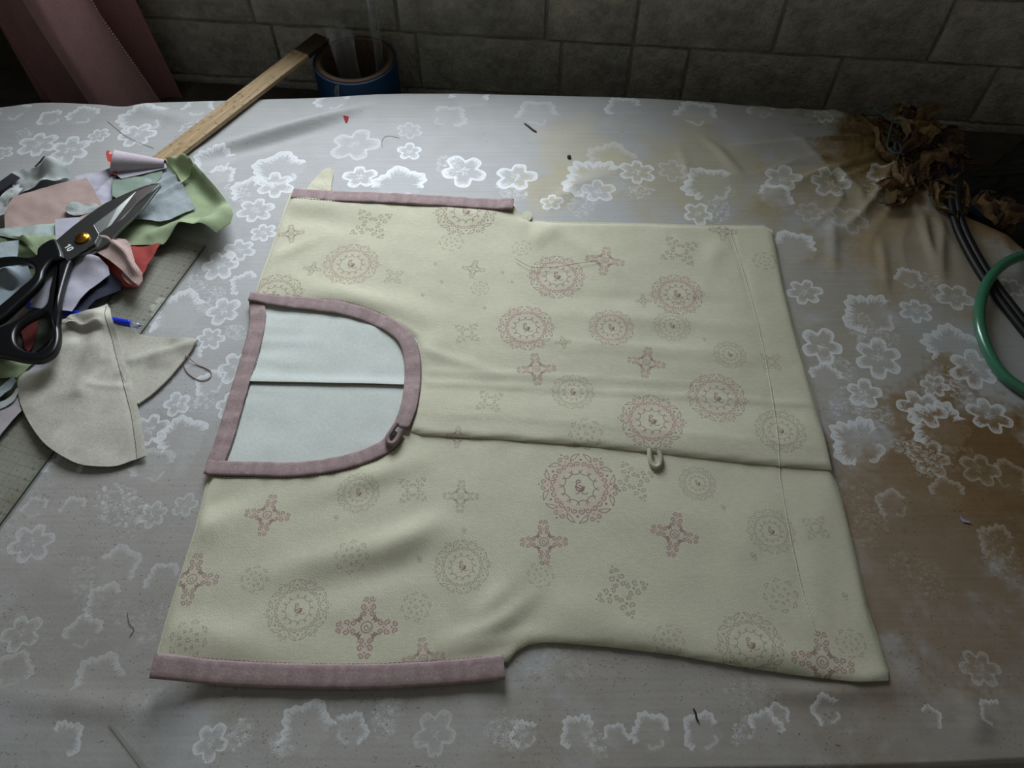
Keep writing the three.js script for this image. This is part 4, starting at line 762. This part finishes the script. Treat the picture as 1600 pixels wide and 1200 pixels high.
// the green scrap and the interfacing on it
const curlUp = sum(hill(356, 350, 30, .018), hill(328, 374, 26, .026), hill(285, 370, 22, .008), fold([[300, 262], [330, 288], [352, 318]], 13, .014), hill(362, 340, 20, .006), fold([[302, 271], [318, 300], [345, 322]], 11, -.004), fold([[262, 255], [285, 262], [306, 272]], 8, .008), fold([[240, 372], [270, 358], [300, 352]], 9, .004), hill(292, 365, 16, .010));
scrap('large sage green scrap curling up at the right end of the heap', [[252, 254], [270, 250], [286, 253], [304, 264], [322, 281], [345, 308], [366, 335], [371, 350], [366, 362], [345, 380], [325, 375], [306, 368], [288, 367], [270, 377], [258, 386], [228, 386], [200, 388], [186, 378], [182, 340], [184, 300], [200, 276]], green, { e: .006, heap: .010, crumple: .0015, f: 26, extra: curlUp });
scrap('grey green corner of cloth under the rolled lilac piece', [[176, 283], [206, 276], [254, 262], [252, 276], [236, 296], [212, 312], [196, 322], [178, 310]], cloth([126, 142, 130], { spread: 8 }), { e: .011, heap: .010, crumple: .002 });
scrap('sheer bluish interfacing laid on the sage green scrap', [[240, 266], [262, 262], [274, 272], [286, 289], [296, 308], [305, 326], [288, 334], [266, 348], [254, 351], [240, 348], [214, 347], [196, 357], [176, 362], [172, 342], [196, 312], [216, 296]], gauze, { e: .0095, heap: .010, crumple: .003, f: 34, extra: sum(curlUp, fold([[285, 292], [240, 318], [205, 345]], 5, .005), fold([[278, 278], [222, 310]], 5, .003)), cell: .003 });
scrap('light green fold of cloth beside the rolled lilac piece', [[262, 254], [286, 253], [304, 264], [308, 270], [302, 272], [285, 288], [276, 272]], cloth([164, 180, 136], { spread: 8 }), { e: .0145, heap: .010, crumple: .002, extra: curlUp });
scrap('brick red scrap sticking out under the green one, over the clear ruler', [[150, 402], [180, 392], [210, 388], [253, 384], [246, 396], [236, 412], [226, 432], [218, 449], [196, 447], [178, 438], [166, 420]], red, { e: .005, heap: .012, crumple: .003, extra: fold([[252, 386], [226, 432]], 9, .003) });
scrap('navy blue scrap below the shears, end cut off square', [[108, 486], [128, 462], [146, 444], [160, 436], [172, 426], [190, 440], [188, 453], [168, 462], [150, 470], [138, 482], [138, 490]], navy, { e: .007, heap: .010, crumple: .003 });
scrap('lilac white cloth spilling out below the shears handles', [[92, 412], [122, 402], [160, 410], [170, 418], [172, 430], [158, 440], [140, 452], [126, 468], [112, 486], [80, 482], [46, 478], [70, 446]], lilac, { e: .013, heap: .012, crumple: .003, f: 26, extra: sum(hill(150, 424, 16, .006), fold([[122, 408], [150, 418], [170, 420]], 6, .004)) });
scrap('pink striped scrap folded in a point by the brass pivot', [[140, 386], [158, 375], [178, 373], [196, 374], [204, 382], [208, 398], [212, 412], [222, 426], [222, 438], [216, 445], [206, 438], [192, 424], [172, 408], [154, 398]], stripes, { e: .018, heap: .012, crumple: .002, extra: sum(fold([[150, 388], [180, 392], [206, 412], [220, 438]], 5, .006), fold([[160, 382], [200, 388]], 5, -.002)) });
scrap('turned pink corner hanging over the red scrap', [[206, 414], [216, 420], [224, 432], [220, 446], [206, 447], [196, 440], [190, 430]], cloth([186, 152, 144], { spread: 8 }), { e: .014, heap: .012, crumple: .002, soft: 1 });
// inside and below the handles
scrap('pale blue cloth seen through the upper handle of the shears', [[-20, 414], [44, 411], [52, 436], [46, 458], [20, 474], [-20, 490]], cloth([148, 161, 168], { spread: 6 }), { e: .010, heap: .010, crumple: .004, f: 24, extra: sum(hill(18, 438, 14, .010), hill(18, 452, 9, -.009)) });
scrap('dark green cloth behind the upper handle of the shears', [[40, 405], [66, 400], [74, 420], [60, 442], [44, 450]], greenDark, { e: .007, heap: .010, crumple: .003 });
scrap('taupe strip end between the two shanks of the shears', [[76, 405], [90, 404], [88, 425], [80, 450], [60, 476], [44, 486], [50, 462], [68, 440]], cloth([168, 146, 140], { spread: 8 }), { e: .009, heap: .010, crumple: .002 });
scrap('dark red shred seen through the lower handle of the shears', [[30, 494], [58, 488], [62, 512], [54, 538], [47, 551], [40, 546], [36, 524]], cloth([92, 26, 22], { spread: 6 }), { e: .008, heap: .004, crumple: .003 });
scrap('dark scrap under the lower handle of the shears', [[-20, 470], [60, 480], [92, 490], [84, 530], [50, 556], [-20, 566]], cloth([54, 58, 50], { spread: 10 }), { e: .004, heap: .004, crumple: .003 });
scrap('lilac white scrap between the lower handle and the cream pocket piece', [[28, 588], [46, 572], [70, 550], [88, 540], [84, 566], [78, 592], [60, 600], [34, 604]], lilac, { e: .006, heap: .004, crumple: .002 });
scrap('olive green pointed scrap below the lower handle', [[-20, 548], [20, 556], [60, 564], [44, 578], [28, 592], [-20, 596]], green, { e: .008, heap: .003, crumple: .003, extra: fold([[-10, 572], [40, 570]], 7, .004) });
scrap('dark green scrap at the left edge beside the cream pocket piece', [[-20, 590], [28, 590], [32, 604], [14, 622], [-20, 634]], greenDark, { e: .005, heap: .003, crumple: .004 });
scrap('folded white strip at the left edge pointing to the cream pocket piece', [[-20, 622], [4, 606], [24, 590], [28, 598], [20, 612], [8, 622], [-14, 636]], mist, { e: .010, heap: .003, crumple: .004 });
scrap('white curved strip at the left edge over the clear ruler', [[-20, 636], [6, 630], [20, 620], [30, 606], [32, 614], [24, 630], [8, 640], [-20, 646]], white, { e: .008, heap: .002, crumple: .003, soft: 1 });
scrap('lilac grey paper piece over the clear ruler at the left edge', [[-20, 640], [10, 634], [30, 622], [36, 643], [18, 662], [0, 684], [-20, 700]], cloth([176, 168, 172], { spread: 6 }), { e: .0065, heap: .002, crumple: .002 });

// rolled lilac piece with a red printed underside
{
  const r = thing('fabric_roll', 'rolled lilac scrap showing its red underside, at the top of the heap', 'fabric scrap');
  const A = new THREE.Vector3(...[at(174, 257, .020)].map((p) => [p[0], TABLE + .022, p[1]])[0]), B = new THREE.Vector3(...[at(258, 258, .016)].map((p) => [p[0], TABLE + .016, p[1]])[0]);
  const ax = B.clone().sub(A), len = ax.length(); ax.normalize(); const up = new THREE.Vector3(0, 1, 0).addScaledVector(ax, -ax.y).normalize(), si = ax.clone().cross(up);
  const cone = (off, inner) => {
    const N = 40, M = 30, pos = [], uv = [], index = [];
    for (let j = 0; j <= M; j++) for (let i = 0; i <= N; i++) {
      const t = i / N * 6.6 - .9, f0 = j / M, cut = .10 * (1 + Math.sin(t)) * .9, f = lerp(-.06 + cut, 1, f0), rad = lerp(.0165, .005, clamp(f)) - off + .0009 * t;
      const p = A.clone().addScaledVector(ax, f * len).addScaledVector(up, Math.sin(t) * rad).addScaledVector(si, Math.cos(t) * rad * .95);
      pos.push(p.x, p.y, p.z); uv.push(i / N * .09, f * .1);
    }
    for (let j = 0; j < M; j++) for (let i = 0; i < N; i++) { const a = j * (N + 1) + i; inner ? index.push(a, a + 1, a + N + 1, a + 1, a + N + 2, a + N + 1) : index.push(a, a + N + 1, a + 1, a + 1, a + N + 1, a + N + 2); }
    const g = new THREE.BufferGeometry(); g.setAttribute('position', new THREE.Float32BufferAttribute(pos, 3)); g.setAttribute('uv', new THREE.Float32BufferAttribute(uv, 2)); g.setIndex(index); g.computeVertexNormals(); return g;
  };
  const [c, x] = canvas(256, 256); x.fillStyle = 'rgb(158,56,44)'; x.fillRect(0, 0, 256, 256);
  for (let k = 0; k < 26; k++) { x.fillStyle = 'rgba(214,160,150,.9)'; x.beginPath(); x.ellipse(rr(0, 256), rr(0, 256), rr(10, 26), rr(8, 16), rr(0, 3), 0, 7); x.fill(); }
  const redPrint = new THREE.MeshStandardMaterial({ map: texture(c, true, 1 / .06, 1 / .06), roughness: .9, side: THREE.DoubleSide });
  const roll = cloth([180, 168, 178], { spread: 6 });
  part('outer_face', cone(0, false), roll, r); part('underside', cone(.0007, true), redPrint, r, 'red printed underside');
  const flap = pts([[181, 274], [222, 262], [257, 252], [262, 263], [226, 273], [191, 282]], .015);
  part('flap', sheet(flap, (qx, qz) => H(qx, qz) + .014 + .009 * hump(qx, qz), { cell: .003 }), lilac, r, 'pale flat flap');
  const lip = pts([[166, 240], [171, 236], [177, 240], [181, 258], [180, 273], [176, 270], [169, 254]], .022);
  part('turned_lip', sheet(chaikin(lip), (qx, qz) => TABLE + .017 + .010 * hump(qx, qz) + .35 * Math.max(0, at(181, 258, .02)[0] - qx), { cell: .002 }), redPrint, r, 'red printed edge turned outwards');
  rebase(r);
}
// black elastic and snippets at the far left
single('elastic_band', band(onTable([[-30, 312, .008], [-8, 300, .010], [10, 287, .012], [26, 276, .012]]).map((p) => [p[0], p[1], p[2]]), .017, .003), cloth([34, 36, 44], { spread: 10 }), 'black elastic strip with cut end at the left edge beside white tissue', 'elastic');
single('thread_snippet', tube(onTable([[56, 262, .002], [63, 255, .003], [68, 249, .006], [71, 246, .007]]), .0012, 6), new THREE.MeshStandardMaterial({ color: srgb(38, 38, 36), roughness: .9 }), 'short black snippet behind the white tissue', 'snippet');

// ------------------------------------------------------------------ tailor's shears
{
  const font = await new FontLoader().loadAsync('fonts/droid/droid_sans_bold.typeface.json');
  const s = thing('scissors', 'large black handled tailor shears with brass pivot, lying on the fabric scraps', 'scissors');
  const steel = new THREE.MeshPhysicalMaterial({ color: srgb(120, 122, 120), metalness: .9, roughness: .32, bumpMap: weave, bumpScale: .00003 }), bright = new THREE.MeshPhysicalMaterial({ color: srgb(214, 220, 220), metalness: 1, roughness: .27 });
  const enamel = new THREE.MeshPhysicalMaterial({ color: srgb(10, 11, 14), roughness: .36 }), brass = new THREE.MeshPhysicalMaterial({ color: srgb(176, 128, 52), metalness: 1, roughness: .34 });
  const y = TABLE + .034, h = .034, q = (l) => pts(l, h);
  part('blade', plate(q([[251, 289], [240, 290], [226, 294], [208, 301], [190, 309], [165, 321], [140, 338], [115, 357], [88, 380], [87, 396], [106, 409], [120, 400], [134, 392], [150, 383], [157, 370], [148, 354], [186, 326], [214, 302], [238, 292.5], [250, 290]]), [], y, .0034, .0005), steel, s, 'upper blade');
  const ground = plate(q([[251, 289.5], [238, 292.5], [214, 302], [186, 326], [148, 354], [157, 370.5], [186, 347], [214, 319], [238, 300]]), [], y + .0014, .0018, .0002), gp = ground.attributes.position, gl = q([[148, 354], [250, 290]]);
  for (let i = 0; i < gp.count; i++) { const dx = gl[1][0] - gl[0][0], dz = gl[1][1] - gl[0][1], d = (dx * (gp.getZ(i) - gl[0][1]) - dz * (gp.getX(i) - gl[0][0])) / Math.hypot(dx, dz); gp.setY(i, gp.getY(i) - .26 * Math.max(0, d)); }
  ground.computeVertexNormals();
  part('blade_bevel', ground, bright, s, 'ground cutting bevel');
  part('blade', plate(q([[251, 289], [242, 301], [222, 327], [196, 351], [168, 379], [150, 388], [128, 398], [104, 398], [150, 366], [190, 340], [225, 308]]), [], y - .0036, .0032, .0007), steel, s, 'lower blade');
  const H1 = catmull(q([[88, 378], [72, 385], [62, 394], [60, 404], [50, 407], [25, 405], [-8, 410], [-38, 425], [-56, 456], [-48, 494], [-16, 512], [5, 504], [34, 479], [58, 457], [69, 442], [73, 428], [86, 412], [100, 408], [98, 392]]), true, .003), h1 = catmull(q([[56, 421], [45, 414], [25, 413], [-5, 418], [-30, 432], [-44, 460], [-34, 486], [-10, 490], [12, 475], [36, 454], [55, 437], [58, 428]]), true, .003);
  part('handle', plate(H1, [h1], y - .004, .0110, .0036), enamel, s, 'upper black handle');
  const H2 = catmull(q([[92, 392], [88, 408], [78, 445], [69, 478], [48, 486], [18, 503], [-6, 512], [-28, 518], [-40, 534], [-22, 550], [10, 557], [40, 563], [64, 562], [82, 552], [91, 535], [92, 515], [87, 500], [91, 478], [99, 445], [108, 415], [112, 404]]), true, .003), h2 = catmull(q([[68, 488], [50, 495], [31, 507], [23, 521], [26, 537], [40, 547], [58, 549], [72, 543], [81, 530], [83, 516], [77, 496]]), true, .003);
  part('handle', plate(H2, [h2], y - .010, .0110, .0036), enamel, s, 'lower black handle');
  const [sx, sz] = at(129, 372, h + .004), V = (l) => l.map(([a, b]) => new THREE.Vector2(a, b));
  const sc = part('pivot_screw', new THREE.LatheGeometry(V([[0, .0058], [.0032, .0056], [.0048, .0050], [.0052, .0040], [.0060, .0036], [.0078, .0030], [.0084, .0018], [.0084, 0], [0, 0]]), 40), brass, s, 'brass pivot screw'); sc.position.set(sx, y + .0030, sz);
  const t = new TextGeometry('10', { font, size: .0078, depth: .0003, curveSegments: 6 }); t.computeBoundingBox(); const bb = t.boundingBox; t.translate(-(bb.min.x + bb.max.x) / 2, -(bb.min.y + bb.max.y) / 2, 0); t.rotateX(-Math.PI / 2);
  const [tx, tz] = at(107.5, 386.5, h + .004), p0 = at(104, 383, h), p1 = at(110, 390, h);
  const tm = part('stamped_number', t, new THREE.MeshStandardMaterial({ color: srgb(226, 228, 226), roughness: .4 }), s, 'stamped number 10'); tm.position.set(tx, y + .0034, tz); tm.rotation.y = Math.atan2(-(p1[1] - p0[1]), p1[0] - p0[0]);
  rebase(s);
}

// ------------------------------------------------------------------ pen and cream pocket pieces
{
  const p = thing('pen', 'blue ballpoint pen with clear tip lying under the cream pocket piece', 'pen');
  const a = at(44, 478, .012), b = at(206, 508, .009), A = new THREE.Vector3(a[0], TABLE + .0135, a[1]), B = new THREE.Vector3(b[0], TABLE + .0112, b[1]), L = A.distanceTo(B);
  const V = (l) => l.map(([x, y]) => new THREE.Vector2(x, y)), q = new THREE.Quaternion().setFromUnitVectors(new THREE.Vector3(0, 1, 0), B.clone().sub(A).normalize());
  const put = (name, prof, mat, label) => { const m = part(name, new THREE.LatheGeometry(V(prof), 28), mat, p, label); m.quaternion.copy(q); m.position.copy(A); };
  put('barrel', [[0, 0], [.0036, .0004], [.0040, .001], [.0042, L - .002], [.0040, L], [0, L]], new THREE.MeshPhysicalMaterial({ color: srgb(16, 44, 190), roughness: .3, clearcoat: .5 }), 'blue barrel');
  put('tip', [[.0034, L + .0002], [.0034, L + .006], [.0024, L + .010], [.0008, L + .013], [0, L + .0132]], new THREE.MeshPhysicalMaterial({ color: 0xffffff, transmission: .9, roughness: .12, thickness: .004 }), 'clear tip');
  rebase(p);
}
const creamMat = (() => {
  const [c, x] = canvas(512, 512), f = tileNoise(128, 101), b = tileNoise(10, 103), g = tileNoise(60, 105);
  perPixel(x, 512, 512, (i, j) => { const u = i / 512, v = j / 512, smudge = Math.max(0, b(u, v) - .62) * 70 * (.5 + g(u, v)), t = (f(u, v) - .5) * 14 + (g(u, v) - .5) * 8 - smudge; return [184 + t, 181 + t * .98, 168 + t * .95]; });
  return new THREE.MeshPhysicalMaterial({ map: texture(c, true, 1 / .16, 1 / .16), roughness: .95, bumpMap: weave, bumpScale: .00028, side: THREE.DoubleSide });
})();
{
  const overPen = (() => { const l = pts([[44, 478], [206, 508]], .01); return (x, z) => .009 * Math.exp(-((lineDist(x, z, l) / .014) ** 2)); })();
  const b = thing('pocket_piece', 'right cream cotton piece with frayed edge, partly under the stitched one', 'fabric piece');
  const bo = [...pts([[170, 496], [190, 514], [210, 523], [250, 526], [300, 527], [309, 531]], .005), ...catmull(pts([[309, 531], [300, 545], [283, 568], [262, 592], [240, 613], [216, 630]], .005), false, .003), ...pts([[205, 626], [190, 580], [176, 530]], .005)];
  const bY = (x, z, d) => H(x, z) + .0028 + .004 * smooth(-.40, -.445, x) + overPen(x, z) * .6 + .0012 * noise(x * 36, z * 36, 3) + fold([[300, 531], [240, 548], [205, 560]], 8, .0022)(x, z);
  part('cloth', sheet(bo, bY, { cell: .003 }), creamMat, b);
  const fringe = []; for (const [x, z] of catmull(pts([[309, 531], [300, 545], [283, 568], [262, 592], [240, 613], [216, 630]], .005), false, .0016)) fringe.push(capsuleAlong([x - .0006, z - .0006, bY(x, z) + .0002], [x + rr(.0006, .0022), z + rr(.0004, .002), bY(x, z) - .0006], .00028));
  let m = part('frayed_edge', mergeGeometries(fringe), darkThread, b, 'grey frayed threads'); m.userData.kind = 'stuff';
  rebase(b);
  const a = thing('pocket_piece', 'left round cream cotton piece with a stitched seam and smudges, covering the blue pen', 'fabric piece');
  const ao = [...pts([[78, 566], [82, 541], [94, 516], [104, 506], [116, 500], [130, 498], [142, 494], [150, 491], [160, 484], [169, 477], [175, 487], [181, 508], [189, 545], [198, 580], [208, 612], [215, 640], [222, 678], [228, 712]], .008), ...catmull(pts([[228, 712], [205, 719], [182, 727], [152, 729], [124, 726], [98, 714], [74, 697], [50, 666], [36, 636], [30, 604], [32, 588]], .006), false, .003), ...pts([[46, 583], [74, 584]], .006)];
  const seam = pts([[168, 482], [172, 512], [180, 550], [192, 600], [203, 645], [209, 685], [212, 716]], .008);
  const aY = (x, z, d) => { const t = smooth(-.40, -.47, x); return H(x, z) + .0042 + .0045 * t + overPen(x, z) + .0016 * noise(x * 30, z * 30, 12) - .0007 * Math.exp(-((lineDist(x, z, seam) / .0022) ** 2)) + FA(x, z); };
  const FA = sum(fold([[158, 500], [140, 560], [125, 610]], 12, .0035), fold([[112, 540], [80, 575]], 14, .004), fold([[112, 505], [130, 514], [160, 510]], 5, .004), fold([[110, 512], [130, 520], [155, 517]], 5, -.002), hill(60, 600, 24, -.002), hill(60, 583, 16, .004), fold([[140, 600], [195, 602]], 5, .0012));
  part('cloth', sheet(ao, aY, { cell: .003 }), creamMat, a);
  m = part('stitching', stitches(seam, (x, z) => aY(x, z) + .0002, { len: .002, gap: .0012, r: .00035 }), darkThread, a, 'dark seam stitches'); m.userData.kind = 'stuff';
  const rim = []; for (const [x, z] of catmull(pts([[228, 712], [205, 719], [182, 727], [152, 729], [124, 726], [98, 714], [74, 697], [50, 666], [36, 636]], .006), false, .0015)) rim.push(capsuleAlong([x, z, aY(x, z) + .0001], [x + rr(-.0012, .0012), z + rr(.0003, .0014), aY(x, z) - .0007], .00026));
  m = part('frayed_edge', mergeGeometries(rim), darkThread, a, 'grey frayed threads'); m.userData.kind = 'stuff';
  const wisps = []; for (let k = 0; k < 9; k++) wisps.push(tube(onTable([[112 + rr(-4, 6), 500 + rr(-2, 5), .016], [98 + rr(-5, 5), 503 + rr(-3, 5), .017], [86 + rr(-4, 6), 504 + rr(-6, 8), .015]]), .00035, 5, 12));
  m = part('loose_threads', mergeGeometries(wisps), whiteThread, a, 'white loose threads'); m.userData.kind = 'stuff';
  rebase(a);
}
const pinkThread = new THREE.MeshStandardMaterial({ color: srgb(150, 118, 116), roughness: .9 });
single('thread', tube(onTable([[291, 556, .0045], [288, 566, .001], [290, 578, .0008], [302, 590, .0008], [318, 595, .0008], [329, 590, .0008], [330, 582, .0008], [322, 576, .0008], [310, 571, .0008], [298, 562, .003], [293, 556, .0048]]), .0005, 6, 90), pinkThread, 'looped pinkish thread hanging off the right cream piece', 'thread');

// ------------------------------------------------------------------ right side: cable, hose, sack
{
  const c = thing('cable', 'black twin cable running down over the stained cloth at the right edge', 'cable');
  const black = new THREE.MeshPhysicalMaterial({ color: srgb(16, 17, 18), roughness: .5 });
  for (const [dx, dy, dh] of [[-3.5, 1, 0], [4, -1, .0005]]) part('cord', tube(onTable([[1680, 262, .004], [1600, 268, .004], [1545, 271, .005], [1510, 276, .006], [1492, 290, .006], [1489, 315, .0055], [1497, 350, .005], [1516, 392, .0045], [1545, 440, .004], [1575, 480, .004], [1608, 522, .004], [1660, 585, .004]].map(([x, y, h], i) => [x + dx * 1.2, y + dy * 2, h + dh + .0008])), .005, 10, 160), black, c);
  rebase(c);
  single('hose', tube(onTable([[1700, 405, .006], [1640, 398, .007], [1600, 402, .012], [1570, 412, .0165], [1546, 436, .013], [1532, 470, .0085], [1530, 508, .0075], [1543, 550, .0068], [1568, 588, .0065], [1602, 612, .0065], [1660, 640, .0065]]), .0062, 16, 200), new THREE.MeshPhysicalMaterial({ color: srgb(58, 118, 92), roughness: .22, clearcoat: .5, transmission: 0 }), 'green plastic hose curving at the right edge over the cable', 'hose');
  // black and blue sack standing on the floor behind the tied corner
  const s = thing('sack', 'dark sack with blue stripe standing behind the tied corner of the cloth', 'sack');
  const lump = (r, seedN, sq) => { const g = new THREE.IcosahedronGeometry(1, 24), p = g.attributes.position, v = new THREE.Vector3(); for (let i = 0; i < p.count; i++) { v.fromBufferAttribute(p, i); const k = 1 + .12 * noise(v.x * 2 + seedN, v.y * 2, v.z * 2) + .05 * noise(v.x * 6, v.y * 6 + seedN, v.z * 6); const y = Math.sign(v.y) * Math.abs(v.y) ** .6; p.setXYZ(i, v.x * k * r[0], y * r[1] * k, v.z * k * r[2]); } g.computeVertexNormals(); return g; };
  const m = part('bag', lump([.16, .36, .11], 4), cloth([26, 27, 28], { spread: 10, rough: .6 }), s, 'black crumpled bag'); m.position.set(.80, .375, -.88);
  const st = part('stripe', band(catmull(pts([[1494, 232], [1515, 262], [1535, 295], [1556, 325]], .0), false, .004).map(([x, z], i) => [x, z, .735 - .02 * Math.sin(i * .1)]), .022, .004), cloth([26, 62, 112], { spread: 10, rough: .6 }), s, 'blue stripe');
  rebase(s);
}
// bits lying about
const bit = (name, label, list, mat, h = .0012) => single(name, sheet(pts(list, h), (x, z) => H(x, z) + h + .0006 * noise(x * 300, z * 300), { cell: .0015, thick: .0006 }), mat, label, 'snippet');
bit('fabric_bit', 'tiny red triangle of fabric on the back of the white cloth', [[537, 183], [545, 183], [543, 189], [540, 191]], cloth([170, 30, 44]));
bit('fabric_bit', 'pale lavender sliver on the brown stain', [[1500, 806], [1504, 812], [1514, 816], [1514, 818], [1504, 817], [1499, 811]], cloth([150, 144, 176]));
single('thread_snippet', tube(onTable([[820, 194, .001], [827, 199, .0018], [833, 204, .0015], [838, 207, .001]]), .0011, 6), new THREE.MeshStandardMaterial({ color: srgb(92, 78, 88), roughness: .9 }), 'short brownish snippet near the back edge of the cloth', 'snippet');
single('crumb', new THREE.IcosahedronGeometry(.0028, 2).translate(...(() => { const [p] = onTable([[889, 246, .0018]]); return [p[0], p[2], p[1]]; })()), new THREE.MeshStandardMaterial({ color: srgb(92, 88, 62), roughness: .9 }), 'small brown crumb behind the garment', 'crumb');
single('thread_snippet', tube(onTable([[1083, 1108, .001], [1087, 1116, .0016], [1087, 1122, .001], [1091, 1127, .001]]), .0007, 6), new THREE.MeshStandardMaterial({ color: srgb(24, 26, 30), roughness: .9 }), 'short black snippet on the front edge of the cloth', 'snippet');
single('thread', tube(onTable([[168, 190, .0006], [180, 200, .0006], [195, 212, .0007], [215, 222, .0008], [240, 232, .0006]]), .00026, 5, 40), new THREE.MeshStandardMaterial({ color: srgb(136, 138, 142), roughness: .9 }), 'long grey thread left of the wooden ruler', 'thread');
single('thread', tube(onTable([[598, 232, .0006], [597, 222, .0007], [602, 215, .0008], [612, 214, .0007], [624, 217, .0006]]), .00026, 5, 40), new THREE.MeshStandardMaterial({ color: srgb(150, 144, 132), roughness: .9 }), 'curled hair like thread near the red triangle', 'thread');
single('thread', tube(onTable([[805, 405, .0092], [830, 418, .0096], [870, 418, .0096], [905, 412, .0095], [935, 408, .0094]]), .0003, 5, 40), new THREE.MeshStandardMaterial({ color: srgb(152, 142, 130), roughness: .9 }), 'fine thread lying on the printed emblems of the garment', 'thread');
single('thread', tube(onTable([[200, 958, .0006], [203, 975, .0007], [210, 984, .0006], [203, 996, .0006]]), .00027, 5, 30), new THREE.MeshStandardMaterial({ color: srgb(92, 90, 88), roughness: .9 }), 'dark wavy thread left of the near armhole', 'thread');
single('clear_tape', sheet(pts([[170, 1132], [178, 1130], [212, 1172], [240, 1206], [228, 1210], [200, 1172]], .0008), (x, z) => H(x, z) + .0009, { cell: .004, thick: .0002 }), new THREE.MeshPhysicalMaterial({ color: srgb(228, 228, 224), transmission: .8, roughness: .3, thickness: 0 }), 'strip of clear tape stuck at the front left corner', 'tape');

renderer.render(scene, camera);
